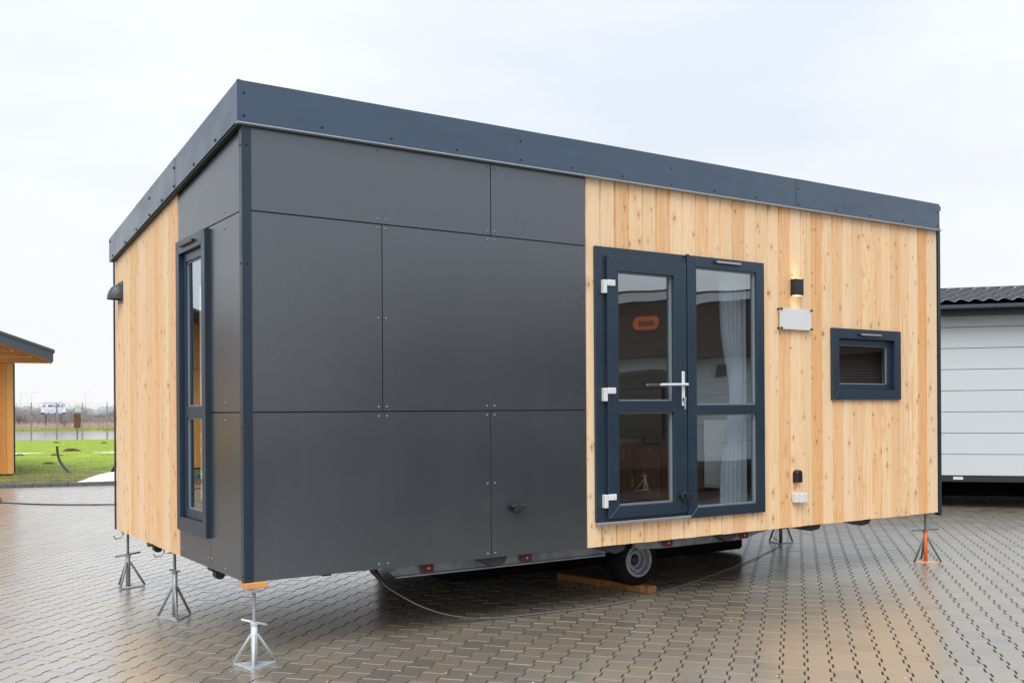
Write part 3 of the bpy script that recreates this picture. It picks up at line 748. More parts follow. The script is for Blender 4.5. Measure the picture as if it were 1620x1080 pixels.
bx = MB(); bx.cbox(4.6565, 4.735, -.062, -.0005, .668, .748, .006); bx.tube([(4.70, -.03, .668), (4.70, -.03, .655)], .012, 8); bx.build('junction_box', M['white_plastic'], house)
sk = MB(); sk.lathe([(.030, .004), (.030, -.035), (.024, -.05), (.0, -.052)], (1.872, 0, .787), 'y', 16); sk.cbox(1.815, 1.935, -.045, .003, .792, .812, .006); sk.cbox(1.83, 1.855, -.055, .003, .765, .793, .004); sk.build('power_inlet', M['black_metal'], house)
# vent hood on side wall: cowl opening downwards
vh = MB(); vs = []; fs = []; na = 10
for k in range(7):
    t = k/6; d_ = .002+.105*math.sin(t*PI/2); h_ = .13*math.cos(t*PI/2)
    for j in range(na+1):
        a = PI*j/na; vs.append(S3(3.03+.072*math.cos(a), 2.375+h_*(.25+.75*math.sin(a)) if k < 6 else 2.375, (d_)*math.sin(a)**.6+.002))
for k in range(6):
    for j in range(na): fs.append((k*(na+1)+j, k*(na+1)+j+1, (k+1)*(na+1)+j+1, (k+1)*(na+1)+j))
vh.add(vs, fs); vh.box(2.945, 3.115, 2.345, 2.52, .0, .006, S3); vh.build('vent_hood', M['gutter'], house, smooth=False)
# ---- chassis
bz0, bz1 = .375, ZB-.002
cb = MB(); cb.prism([(.93, .46), (1.02, .392), (2.72, .392), (2.75, .40), (2.75, .4655), (.93, .4655)], -.15, -.12, F3)
cb.prism([(3.02, .42), (3.06, .40), (3.28, .388), (4.15, .39), (4.48, .45), (4.48, .4655), (3.02, .4655)], -.15, -.12, F3)
cb.box(1.02, 2.72, .1, .1199, .380, .3905); cb.box(.2, 6.4, 3.0, 3.05, .33, .4655)
cb.build('chassis_beam', M['galv_beam'], house)
tk = MB(); tk.cbox(2.25, 5.68, 1.55, 2.95, .03, .44, .03); tk.build('underbody_light_blocker', M['rubber'], house)  # added black block that cuts the light under the house, not a real fitting
for xx in (.62, 1.6, 2.85, 3.9, 4.9, 5.9):
    mb = MB(); mb.box(xx, xx+.06, .34, 2.89, .40, .463); mb.build('cross_member', M['chassis'], house)
for xx in (1.245, 2.02, 3.33, 4.15):
    rr = MB(); rr.cbox(xx-.042, xx+.042, .088, .0995, .400, .458, .002); ro = rr.build('reflector', M['red'], house); 
    s_ = MB(); s_.lathe([(.009, 0), (.007, -.006), (0, -.007)], (xx, .0875, .428), 'y', 8); s_.build('screw', M['galv'], ro)
for (a, b) in ((1.56, 1.82), (2.56, 2.86), (3.78, 4.0)):
    mb = MB(); mb.prism([(a, .4655), (b, .4655), (b-.02, .42), (b-.10, .40)], -.119, -.03, F3); mb.build('side_bracket', M['chassis'], house)
for (a, b) in ((4.60, 5.00), (5.33, 5.66)):
    mb = MB(); mb.prism([(a, .4655), (b, .4655), (b-.03, .425), (b-.13, .415)], -.12, -.02, F3); mb.build('side_bracket', M['black'], house)
for yy in (.80, 2.32):
    mb = MB(); mb.cbox(.04, .28, yy-.05, yy+.05, .43, .4655, .004); mb.lathe([(.032, -.035), (.032, .035)], (.10, yy, .405), 'y', 12); mb.build('corner_bracket', M['chassis'], house)
for yy in (3.14, 1.86):
    mb = MB(); mb.tube([(.03, yy, .4655), (.03, yy, .43), (.01, yy, .405), (-.03, yy, .40), (-.045, yy, .425)], .007, 8); mb.build('tie_hook', M['galv'], house)
# wheels and tyres
def wheel(x, y, side):
    zc = .252
    ty = MB(); ty.lathe([(.118, .07*side), (.16, .080*side), (.196, .066*side), (.206, .04*side), (.206, -.06*side), (.196, -.08*side), (.16, -.085*side), (.118, -.08*side)], (x, y, zc), 'y', 36, (False, True))
    t_ = ty.build('wheel', M['rubber'], house, smooth=True)
    r_ = MB(); r_.lathe([(.130, .066*side), (.130, .088*side), (.112, .092*side), (.108, .084*side), (.104, .050*side), (.090, .046*side), (.086, .066*side), (.072, .070*side), (.068, .060*side), (.066, .030*side), (.050, .026*side), (.046, .005*side)], (x, y, zc), 'y', 40, (False, True))
    r_.build('rim', M['rim'], t_)
    h_ = MB(); h_.lathe([(.040, .008*side), (.038, .040*side), (.026, .05*side), (0.0, .052*side)], (x, y, zc), 'y', 20); h_.build('hub_cap', M['chassis'], t_, smooth=True)
wheel(3.33, .52, -1); wheel(3.86, .42, -1) if False else None
wheel(3.33, 2.75, 1)
mb = MB(); mb.tube([(3.33, .6, .252), (3.33, 2.7, .252)], .035, 10); mb.build('axle', M['chassis'], house)

# ---- interior: radiator is fixed to the partition, the rest are things
ra = MB(); ra.cbox(4.275, 4.32, .36, .675, .772, 1.35, .004)
for k in range(11): yk = .383+k*.0268; ra.cbox(4.2635, 4.2745, yk-.008, yk+.008, .80, 1.31, .003)
rad = ra.build('radiator', M['radiator'], house)
mb = MB(); mb.box(4.315, 4.3295, .14, .84, ZB+.14, .75); mb.build('wainscot', M['inner_floor'], house)
tvu = empty('tv_cabinet', (4.15, 1.22, ZB+.135), 'dark wooden television cabinet seen through the glass door', 'cabinet')
mb = MB(); mb.cbox(3.97, 4.32, .86, 1.58, ZB+.145, 1.13, .006); mb.build('carcass', M['walnut'], tvu, color=(.17, .095, .055))
for a, b in ((.88, 1.215), (1.225, 1.56)):
    mb = MB(); mb.cbox(3.956, 3.969, a, b, .66, 1.10, .003); mb.build('cabinet_door', M['walnut'], tvu, color=(.20, .115, .065))
mb = MB(); mb.cbox(4.07, 4.11, .98, 1.60, 1.185, 1.63, .004); mb.box(4.04, 4.19, 1.16, 1.42, 1.131, 1.142); mb.box(4.10, 4.12, 1.26, 1.32, 1.142, 1.186); tag(mb.build('television', M['tv']), 'flat black television standing on the cabinet behind the glass door', 'television')
def drape(name, x0, x1, y, z0, z1, folds, amp, tie=None, wmin=.4, m='curtain', label=''):
    mb = MB(); nu, nv = 72, 22; vs = []
    for j in range(nv+1):
        z = z0+(z1-z0)*j/nv
        f = 1.
        if tie: f = 1-(1-wmin)*math.exp(-((z-tie)/.38)**2)
        for i in range(nu+1):
            t = i/nu; xm = x1-(x1-x0)*.35; x = xm+(x0+(x1-x0)*t-xm)*f
            vs.append((x, y+amp*math.sin(t*folds*2*PI+.4*math.sin(z*2.))*(1 if f > .7 else .8), z))
    mb.add(vs, [(j*(nu+1)+i, j*(nu+1)+i+1, (j+1)*(nu+1)+i+1, (j+1)*(nu+1)+i) for j in range(nv) for i in range(nu)])
    o = mb.build(name, M[m], smooth=True); tag(o, label, 'curtain'); return o
drape('curtain', 3.98, 4.29, .175, .64, 2.57, 6, .028, tie=1.55, wmin=.45, label='blue grey curtain gathered at mid height inside the tall fixed window')
cr_ = MB(); cr_.tube([(2.5, .17, 2.585), (4.32, .17, 2.585)], .010, 8); cr_.build('curtain_rail', M['white_plastic'], house)

# ------------------------------------------------------------------ jack stands
def jack(loc, rot, ztop_, zt, zl, mat_t, mat_base, label, mat_rod=None, handle=0., hl=.10, tilt=0., R=.145, group='adjustable jack stands under the tiny house', mat_leg=None):
    e = empty('jack_stand', loc, label, 'jack stand', group); e.rotation_euler = (0, 0, rot)
    x, y = loc[0], loc[1]
    def B(mb, nm, m, sm=False):
        me_, o_ = mb.mesh(nm, sm, 0, (0, 0, 0)); me_.materials.append(m); ob = bpy.data.objects.new(nm, me_); COL.objects.link(ob); ob.parent = e; return ob
    tri = [(R*math.cos(a), R*math.sin(a)) for a in (PI/2, PI/2+2*PI/3, PI/2+4*PI/3)]
    mb = MB(); c = .012; poly = []
    for k in range(3):
        p = Vector(tri[k]); a = Vector(tri[k-1])-p; b = Vector(tri[(k+1)%3])-p; a.normalize(); b.normalize()
        poly += [tuple(p+a*c), tuple(p+b*c)]
    mb.prism(poly, .002, .009, lambda u, v, n: (u, v, n)); B(mb, 'base_plate', mat_base)
    mb = MB(); mb.tube([(0, 0, .009), (0, 0, zt)], .0185, 14); B(mb, 'tube', mat_t, True)
    for k in range(3):
        a = Vector((tri[k][0]*.93, tri[k][1]*.93, .012)); b = Vector((tri[k][0]*.13, tri[k][1]*.13, zl))
        mb = MB(); mb.tube([a, b, b.lerp(Vector((0, 0, zl+.002)), .6)], .0095, 8); B(mb, 'leg', mat_leg or mat_t, True)
    mb = MB(); mb.tube([(0, 0, zt+.012), (0, 0, ztop_-.006)], .0098, 12)
    zz = zt+.03
    while zz < ztop_-.03: mb.lathe([(.0098, -.002), (.0112, 0), (.0098, .002)], (0, 0, zz), 'z', 10); zz += .008
    B(mb, 'threaded_rod', mat_rod or M['rod'])
    mb = MB(); mb.lathe([(.020, 0), (.022, .004), (.022, .016), (.015, .020)], (0, 0, zt), 'z', 12); B(mb, 'collar', mat_t)
    mb = MB(); d = Vector((math.cos(handle)*math.cos(tilt), math.sin(handle)*math.cos(tilt), math.sin(tilt)))
    mb.tube([Vector((0, -.0, zt+.018))-d*hl, Vector((0, 0, zt+.018))+d*hl], .0068, 8); B(mb, 'crossbar', M['jack_white'] if mat_t is M['jack_white'] else (mat_rod or M['rod']), True)
    mb = MB(); mb.cbox(-.04, .04, -.04, .04, ztop_-.006, ztop_, .001); B(mb, 'head_plate', mat_rod or M['rod']); return e
jack((.030, -.065, 0), math.radians(38), .4315, .232, .178, M['jack_white'], M['jack_white'], 'pale zinc jack stand with tilted crossbar under the near corner, wood block on top', handle=math.radians(-50), hl=.075, tilt=math.radians(-16), mat_rod=M['jack_grey'])
bk = MB(); bk.cbox(-.006, .125, -.03, .085, .4325, ZB-.001, .003); tag(bk.build('wood_block', M['rough_wood'], color=(.70, .38, .15)), 'small orange brown wood block between near jack and house corner', 'wood block')
jack((.030, 1.575, 0), math.radians(50), ZB-.004, .315, .215, M['jack_grey'], M['jack_white'], 'grey jack stand under the middle of the short wall, below the timber boards', handle=math.radians(60), hl=.055, R=.135)
jack((.055, 3.08, 0), math.radians(20), ZB-.004, .252, .205, M['jack_grey'], M['jack_white'], 'grey jack stand with long dark crossbar under the far left corner', handle=math.radians(-20), hl=.10, R=.14, tilt=.12)
jack((6.53, .075, 0), math.radians(200), ZB-.004, .285, .225, M['orange'], M['base_pink'], 'orange jack stand with black crossbar under the right end of the house', handle=math.radians(-33), hl=.155, R=.15, mat_leg=M['jack_dark'])
jack((6.50, 1.80, 0), math.radians(10), ZB-.004, .28, .30, M['jack_dark'], M['jack_white'], 'dark slim jack stand half hidden behind the right end of the house', handle=1., hl=.08, R=.15)
bk = MB(); bk.cbox(6.44, 6.62, .02, .13, ZB-.0035, ZB-.0005, .0005)
# timber under the wheel
tb = MB(); tb.cbox(-.5, .5, -.05, .05, 0, .055, .004); o = tb.build('timber_beam', M['rough_wood'], color=(.30, .15, .06)); o.location = (3.30, .83, .0285); o.rotation_euler = (0, 0, math.radians(100)); WL[o.name] = Vector(o.location)
tag(o, 'weathered wooden beam lying on the pavers under the house beside the wheel', 'timber')
def smooth_path(pts, n=12):
    pts = [Vector(p) for p in pts]; out_ = []
    for i in range(len(pts)-1):
        p0, p1, p2, p3 = pts[max(i-1, 0)], pts[i], pts[i+1], pts[min(i+2, len(pts)-1)]
        for k in range(n):
            t = k/n; out_.append(.5*((2*p1)+(p2-p0)*t+(2*p0-5*p1+4*p2-p3)*t*t+(3*p1-p0-3*p2+p3)*t**3))
    out_.append(pts[-1]); return out_
plug = empty('power_cable', (1.2, .35, .2), 'thin grey power cable looping from under the dark panels across the pavers', 'cable')
mb = MB(); mb.tube(smooth_path([(1.03, .36, .34), (1.09, .32, .27), (1.30, .26, .14), (1.55, .26, .05), (1.80, .24, .010), (2.20, .18, .009), (2.66, .14, .009), (3.06, .19, .009), (3.60, .36, .009), (4.05, .54, .009), (4.6, .78, .009), (5.15, 1.02, .009), (5.8, 1.35, .009), (6.4, 1.72, .009), (6.9, 2.3, .009)], 10), .0048, 8); mb.build('cord', M['cable'], plug, smooth=True)
mb = MB(); mb.tube([(.985, .38, .42), (1.00, .37, .385)], .026, 12); mb.tube([(1.00, .37, .385), (1.045, .352, .325)], .021, 12, r1=.013); mb.build('plug', M['black'], plug)
mb = MB(); mb.tube(smooth_path([K(-14, -3.0, .008), K(-7, -3.3, .008), K(-3, -3.35, .008), K(-1, -3.45, .008), K(.6, -4.55, .008), K(3., -5.1, .008), K(6, -5.0, .008)], 12), .010, 6)
tag(mb.build('ground_cable', M['cable_black'], smooth=True), 'black cable lying straight across the pale wet pavers at far left', 'cable')
mb = MB(); mb.tube(smooth_path([(.18, 12.55, .008), (.28, 12.9, .03), (.20, 13.6, .10), (-.1, 14.2, .25), (-.5, 14.6, .3)], 8), .010, 6)
tag(mb.build('hanging_cable', M['cable_black'], smooth=True), 'short black cable end curling up at the left edge of the pavers', 'cable')

# ------------------------------------------------------------------ local-frame builder for rotated things
def bl(mb, nm, m, par, sm=False, color=None, bevel=0, loc=(0, 0, 0)):
    me_, o_ = mb.mesh(nm, sm, bevel, (0, 0, 0)); me_.materials.append(m); ob = bpy.data.objects.new(nm, me_); COL.objects.link(ob); ob.parent = par; ob.location = loc
    if color: ob.color = (*color, 1)
    return ob
# ------------------------------------------------------------------ white mobile home at right
mh = empty('mobile_home', (11.30, 2.90, 0), 'white mobile home with horizontal siding and dark metal tile roof at right', 'mobile home')
mh.rotation_euler = (0, 0, math.atan2(-.757, .653))
A0, A1 = -4.0, 7.0
mb = MB(); mb.box(A0+.02, A1-.02, .03, 3.2, .47, 2.80); bl(mb, 'wall_core', M['siding_seam'], mh)
zz = .472
hs = [.302]*7 + [.16]
for h in hs:
    mb = MB(); mb.cbox(A0, A1, 0, .029, zz+.003, zz+h-.004, .004); bl(mb, 'siding_board', M['siding'], mh); zz += h
mb = MB(); mb.box(A0, A1, .01, .028, zz, 2.78); bl(mb, 'siding_board', M['siding'], mh)
mb = MB(); mb.box(A0-.3, A1+.3, -.28, .009, 2.752, 2.765); bl(mb, 'soffit', M['soffit'], mh)
mb = MB(); mb.box(A0-.3, A1+.3, -.30, -.281, 2.735, 2.86); bl(mb, 'fascia_board', M['soffit'], mh)
mb = MB(); mb.cbox(A0-.3, A1+.3, -.40, -.301, 2.815, 2.872, .012); bl(mb, 'gutter', M['gutter'], mh)
# metal tile roof: waves across, steps up the slope
nx, steps = 900, 4; xs = np.linspace(A0-.3, A1+.3, nx); rows = []; vs = []
for s_ in range(steps):
    for (f, hh) in ((0, .034), (.12, .036), (.4, .022), (.75, .008), (.999, .0)):
        y = -.40+(s_+f)*.30; z = 2.875+(y+.40)*.27+hh
        ph = (xs/.183) % 1.0; wv = .034*(.5-.5*np.cos(2*PI*ph**.8)) * (1-.15*f)
        rows.append((y, z+wv))
for y, zrow in rows:
    for x, z in zip(xs, zrow): vs.append((x, y, z))
nr = len(rows); fs = [(j*nx+i, j*nx+i+1, (j+1)*nx+i+1, (j+1)*nx+i) for j in range(nr-1) for i in range(nx-1)]
mb = MB(); mb.add(vs, fs); bl(mb, 'roof', M['tile'], mh, True)
mb = MB(); mb.box(A0-.3, A1+.3, .80, .92, 3.17, 3.235); bl(mb, 'ridge_cap', M['gutter'], mh)
mb = MB(); mb.prism([(.93, 3.17), (3.4, 2.78), (3.4, 2.75), (.93, 3.14)], A0-.3, A1+.3, lambda u, v, n: (n, u, v)); bl(mb, 'roof', M['tile'], mh)
mb = MB(); mb.box(A0, A1, .005, .06, .385, .468); mb.box(A0, A1, 2.6, 2.66, .385, .468); bl(mb, 'chassis_beam', M['chassis'], mh)
mb = MB(); mb.box(A0+.1, A1-.1, 1.9, 3.0, .03, .46); bl(mb, 'underfloor_shade_block', M['rubber'], mh)  # added black block that keeps the gap under the home in shade
mb = MB(); mb.cbox(.02, .15, -.006, .004, .415, .455, .001); bl(mb, 'marker_plate', M['white_plastic'], mh)
for xx, yy in ((1.7, 1.2), (-2.2, 1.2)):
    for dy in (0, .85):
        mb = MB(); mb.lathe([(.17, -.09), (.27, -.085), (.29, -.05), (.29, .05), (.27, .085), (.17, .09)], (xx+dy*.8, yy, .29), 'y', 24); bl(mb, 'wheel', M['rubber'], mh, True)
jg = 'dark jack stands under the white mobile home'
jack((14.02, 6.06, 0), .5, .465, .30, .26, M['jack_dark'], M['jack_dark'], 'dark jack stand in the shade under the white mobile home, farther one', hl=.08, R=.2, group=jg)
jack((13.30, 4.55, 0), 1.1, .465, .30, .26, M['jack_dark'], M['jack_dark'], 'dark jack stand under the white mobile home, nearer one at the right edge', hl=.08, R=.2, group=jg)

# ------------------------------------------------------------------ timber cabin at left
cab = empty('timber_cabin', (1.42, 20.24, 0), 'orange timber cabin with dark overhanging gable roof at the left edge', 'cabin')
cab.rotation_euler = (0, 0, math.radians(-7.0))
mb = MB(); mb.box(-9, -.001, .025, 5, .05, 2.62); bl(mb, 'wall_core', M['backing'], cab)
mb = MB(); mb.cbox(-.001, .03, -.004, .10, .05, 2.60, .002); bl(mb, 'corner_trim', M['black'], cab)
for i in range(62):
    x1 = -.002-i*.145
    mb = MB(); mb.cbox(x1-.1435, x1, -.0, .024, .04, 2.60, .004); c = random.choice([(.66, .32, .10), (.70, .37, .13), (.62, .29, .09)])
    bl(mb, 'cladding_board', M['larch'], cab, color=c)
TV_ = -1.19; tip = .80; zr_ = lambda s_: 2.86+(tip-s_)*.364
rp = [(tip, zr_(tip)), (-4.5, zr_(-4.5)), (-10, zr_(-4.5)-5.5*.364), (-10, zr_(-4.5)-5.5*.364-.06), (-4.5, zr_(-4.5)-.065), (tip, zr_(tip)-.06)]
TP = lambda u, v, n: (u, n, v)
mb = MB(); mb.prism([(u+.03*(u == tip), v) for u, v in rp], TV_-.03, .12, TP); bl(mb, 'roof', M['gutter'], cab)
rp2 = [(-.4, zr_(-.4))]+rp[1:5]+[(-.4, zr_(-.4)-.06)]
mb = MB(); mb.prism(rp2, .121, 5.6, TP); bl(mb, 'roof', M['gutter'], cab)
mb = MB(); mb.box(-8.8, -.5, .12, 5.2, .05, 2.6); bl(mb, 'cabin_body', M['larch'], cab, color=(.66, .32, .10))
mb = MB(); mb.prism([(tip, zr_(tip)-.062), (-4.5, zr_(-4.5)-.067), (-4.5, zr_(-4.5)-.27), (tip, zr_(tip)-.26)], TV_, TV_+.03, TP); bl(mb, 'verge_board', M['gutter'], cab)
mb = MB(); mb.prism([(-4.5, zr_(-4.5)-.067), (-10, zr_(-10)-.0), (-10, zr_(-10)-.0)], TV_, TV_+.03, TP) if False else None
mb = MB(); mb.box(tip-.03, tip-.002, TV_+.031, .11, zr_(tip)-.26, zr_(tip)-.062); bl(mb, 'eave_board', M['gutter'], cab)
for k in range(9):
    a = TV_+.04+k*.135
    mb = MB(); mb.prism([(tip-.04, zr_(tip)-.25), (-4.5, zr_(-4.5)-.262), (-4.5, zr_(-4.5)-.242), (tip-.04, zr_(tip)-.23)], a, a+.132, TP); bl(mb, 'soffit_board', M['larch'], cab, color=(.66, .34, .12))
for k in range(10):
    z0_ = 2.602+k*.14; s1 = min(.85, tip-(z0_+.02-2.60)/.364-.0)
    if s1 < -4.4: break
    mb = MB(); mb.cbox(-9., s1, -.06, -.036, z0_, z0_+.138, .004) if k < 1 else mb.cbox(-8.4, s1, -.06, -.036, z0_, z0_+.138, .004); bl(mb, 'gable_board', M['larch'], cab, color=(.64, .32, .11))

# ------------------------------------------------------------------ lawn details
def blades(name, n, af, bf, hmin, hmax, wd, m, parent=None, lean=.5, dens=None):
    a = rng.uniform(*af, n); b = bf[0]+(bf[1]-bf[0])*rng.random(n)**1.6
    p = np.array([KO.x, KO.y])+np.outer(a, [KE.x, KE.y])+np.outer(b, [KN.x, KN.y])
    h = rng.uniform(hmin, hmax, n); th = rng.uniform(0, PI, n); dx = np.cos(th)*wd/2; dy = np.sin(th)*wd/2
    l = rng.normal(0, lean, (n, 2))*h[:,None]
    V = np.zeros((n, 3, 3)); V[:,0,:2] = p; V[:,1,:2] = p; V[:,0,0] -= dx; V[:,0,1] -= dy; V[:,1,0] += dx; V[:,1,1] += dy; V[:,2,:2] = p+l; V[:,2,2] = h
    return tri_mesh(name, V, m)
def tri_mesh(name, V, m):
    n = len(V); me = bpy.data.meshes.new(name); me.vertices.add(n*3); me.vertices.foreach_set('co', V.reshape(-1))
    me.loops.add(n*3); me.loops.foreach_set('vertex_index', np.arange(n*3)); me.polygons.add(n); me.polygons.foreach_set('loop_start', np.arange(n)*3); me.update(calc_edges=True)
    me.materials.append(m); o = bpy.data.objects.new(name, me); COL.objects.link(o); WL[o.name] = Vector((0,0,0)); return o
o = blades('grass', 110000, (-9, 16), (.1, 36.8), .02, .055, .008, M['blade']); o['kind'] = 'stuff'; o['label'] = 'bright green lawn grass beyond the kerb'
def mound(name, loc, rx, ry, h, m, label, cat, group=None, seed=0, n=18, rings=7, noise=.25):
    r_ = np.random.default_rng(seed); mb = MB(); vs = [(0, 0, h)]; ph = r_.uniform(0, 6.28, 6)
    for j in range(1, rings+1):
        f = j/rings
        for k in range(n):
            a = 2*PI*k/n; e = 1+noise*(math.sin(2*a+ph[0])*.5+math.sin(3*a+ph[1])*.4+math.sin(5*a+ph[2])*.3)
            z = h*(math.cos(f*PI/2)**1.1)*(1+noise*1.2*math.sin(3*a+ph[3]+f*4)*f*(1-f)*3) + r_.normal(0, h*.09)*(f < 1)
            vs.append((rx*f*e*math.cos(a), ry*f*e*math.sin(a), -.01 if j == rings else max(z, 0)))
    fs = [(0, 1+k, 1+(k+1)%n) for k in range(n)] + [(1+j*n+k, 1+(j+1)*n+k, 1+(j+1)*n+(k+1)%n, 1+j*n+(k+1)%n) for j in range(rings-1) for k in range(n)]
    mb.add(vs, fs); me_, _ = mb.mesh(name, True, 0, (0, 0, 0)); me_.materials.append(m); o = bpy.data.objects.new(name, me_); COL.objects.link(o); o.location = loc; o.rotation_euler = (0, 0, math.atan2(KE.y, KE.x))
    return tag(o, label, cat, group)
mound('snow_heap', K(1.95, 1.0, 0), 1.8, .85, .27, M['snow'], 'white heap of old snow lying behind the kerb beside the house', 'snow', seed=4, n=30, rings=10, noise=.32)
mound('snow_patch', K(-4.9, 17.5, 0), 3.2, .75, .03, M['snow'], 'long thin white snow patch across the lawn, left one', 'snow', 'melting snow patches on the lawn', 5, 40, 6, .4)
mound('snow_patch', K(2.1, 18.2, 0), 3.2, 1.1, .03, M['snow'], 'thin white snow patch on the lawn, right one next to the timber wall', 'snow', 'melting snow patches on the lawn', 9, 40, 6, .4)
mh_g = 'dark molehills in the lawn'
for i, (a, b, r, lb) in enumerate([(-1.45, 19.5, .42, 'largest brown molehill with reddish soil in the middle of the lawn'), (-2.8, 16.2, .3, 'dark molehill at the end of the left snow patch'), (-1.6, 15.6, .26, 'dark molehill just below the snow patches'),
        (-.9, 29.5, .3, 'small dark molehill high on the lawn near the fence'), (-5.5, 22.2, .22, 'tiny molehill beside the timber cabin'), (.3, 26.2, .28, 'small dark molehill near the right fence post'),
        (-3.1, 31, .25, 'tiny dark molehill close to the fence'), (-1.2, 9.6, .3, 'flat dark molehill in the worn part of the lawn'), (-3.7, 8.3, .3, 'dark soil heap in the worn grass near the cabin')]):
    mound('molehill', K(a, b, 0), r*.75, r*.5, .05+.05*(r > .4), M['soil'], lb, 'molehill', mh_g, 20+i, 14, 5, .4)
mb = MB(); mb.tube(smooth_path([(2.72, 20.60, -.03), (2.60, 20.70, .10), (2.50, 20.77, .27), (2.455, 20.80, .45), (2.44, 20.81, .64)], 8), .030, 10)
tag(mb.build('drain_pipe', M['gutter'], smooth=True), 'grey flexible pipe curving up out of the lawn', 'pipe')
nv = empty('steel_prop', (3.42, 19.56, 0), 'dark blue leaning steel prop beside the snow heap', 'prop')
mb = MB(); mb.tube([(3.42, 19.56, .01), (3.80, 19.31, .80)], .035, 10); mb.build('strut', M['navy'], nv); mb = MB(); mb.box(3.34, 3.50, 19.49, 19.63, -.002, .012); mb.build('foot_plate', M['navy'], nv)

# ------------------------------------------------------------------ fence
fe = empty('wire_fence', K(0, 36.6), 'grey wire fence with barbed wire topped posts between lawn and road', 'fence')
fe.rotation_euler = (0, 0, math.atan2(KE.y, KE.x))
pm = MB(); pm.cbox(-.035, .035, -.035, .035, -.05, 1.78, .004); pm.tube([(0, 0, 1.77), (0, -.05, 1.98)], .02, 6); pme, _ = pm.mesh('post', False, 0, (0, 0, 0)); pme.materials.append(M['fence'])
for i in range(-14, 26):
    o = bpy.data.objects.new('post', pme); COL.objects.link(o); o.parent = fe; o.location = (-4.86+i*1.235, 0, random.uniform(-.02, .02)); o.rotation_euler = (0, random.uniform(-.01, .01), 0)
for z in (1.83, 1.90, 1.97): mb = MB(); mb.tube([(-22.2, -.02-(z-1.8)*.2, z), (26, -.02-(z-1.8)*.2, z)], .003, 4); bl(mb, 'barbed_wire', M['fence'], fe)
mb = MB()
for z in np.arange(.1, 1.76, .15): mb.tube([(-22.2, -.04, z), (26, -.04, z)], .0016, 3, False)
for x in np.arange(-16, 12, .12): mb.tube([(x, -.04, .05), (x, -.04, 1.75)], .0014, 3, False)
o = bl(mb, 'wire_mesh', M['fence'], fe); o['kind'] = 'stuff'
# ------------------------------------------------------------------ brown board on leaning posts, pale sign above
bs = empty('brown_notice_board', (8.60, 52.05, 0), 'rust brown board on weathered legs with a small pale blue sign above it', 'board')
bs.rotation_euler = (0, 0, -YAW)
mb = MB(); mb.cbox(-.17, .17, -.03, .0, .62, 1.38, .005); bl(mb, 'board', M['rust_brown'], bs)
mb = MB(); mb.tube([(-.02, .03, 0), (-.06, .03, 1.3)], .03, 8); bl(mb, 'leg', M['jack_dark'], bs)
mb = MB(); mb.tube([(.03, .05, 1.2), (.035, .05, 1.80)], .018, 8); bl(mb, 'sign_pole', M['fence'], bs)
mb = MB(); mb.cbox(-.14, .22, -.0, .02, 1.47, 1.74, .003); bl(mb, 'sign_plate', M['sign_pale'], bs)
# ------------------------------------------------------------------ billboard
sg = empty('billboard', (12.82, 85.33, 0), 'white and blue MAGBUD billboard on two dark legs beyond the road', 'billboard')
sg.rotation_euler = (0, 0, -YAW)
mb = MB(); mb.cbox(-1.03, 1.03, -.03, .02, 1.31, 2.37, .006); bl(mb, 'board', M['sign_white'], sg)
mb = MB(); mb.box(-1.03, 1.03, -.036, -.031, 1.31, 1.47); bl(mb, 'blue_strip', M['sign_blue'], sg)
for x in (-.68, .60): mb = MB(); mb.cbox(x-.045, x+.045, .025, .11, -.05, 2.40, .005); bl(mb, 'leg', M['twig_dark'], sg)
def text(s, size, x, z, parent, m, n=-.034, shear=0, align='CENTER', off=0.0, ext=.002):
    cu = bpy.data.curves.new('lettering', 'FONT'); cu.body = s; cu.size = size; cu.shear = shear; cu.align_x = align; cu.align_y = 'CENTER'; cu.extrude = ext; cu.offset = off
    t = bpy.data.objects.new('lettering_source', cu); COL.objects.link(t)
    dg = bpy.context.evaluated_depsgraph_get(); me = bpy.data.meshes.new_from_object(t.evaluated_get(dg)); bpy.data.objects.remove(t)
    me.materials.append(m); o = bpy.data.objects.new('lettering', me); COL.objects.link(o); o.parent = parent; o.location = (x, n, z); o.rotation_euler = (PI/2, 0, 0); return o
text('MAGBUD', .33, .24, 2.00, sg, M['sign_blue'], shear=.25, off=.008)
mb = MB()
for k in range(3): mb.box(-.91+.02*k, -.63+.02*k, -.035, -.031, 1.91+.07*k, 1.95+.07*k)
bl(mb, 'logo_bars', M['sign_blue'], sg)
# illegible small print: rows of short strokes
mb = MB()
for (x0, x1, z, h) in ((-.9, .9, 2.255, .055), (-.88, .88, 1.75, .04), (-.70, .70, 1.60, .06)):
    x = x0
    while x < x1: wd = random.uniform(.02, .05); mb.box(x, x+wd, -.035, -.031, z-h/2, z+h/2*random.uniform(.6, 1)); x += wd+random.choice([.015, .02, .07])
bl(mb, 'small_print', M['sign_blue'], sg)
mb = MB()
for (x0, x1) in ((-.72, -.45), (-.35, .10), (.2, .75)): mb.box(x0, x1, -.040, -.037, 1.365, 1.42)
bl(mb, 'small_print', M['sign_white'], sg)

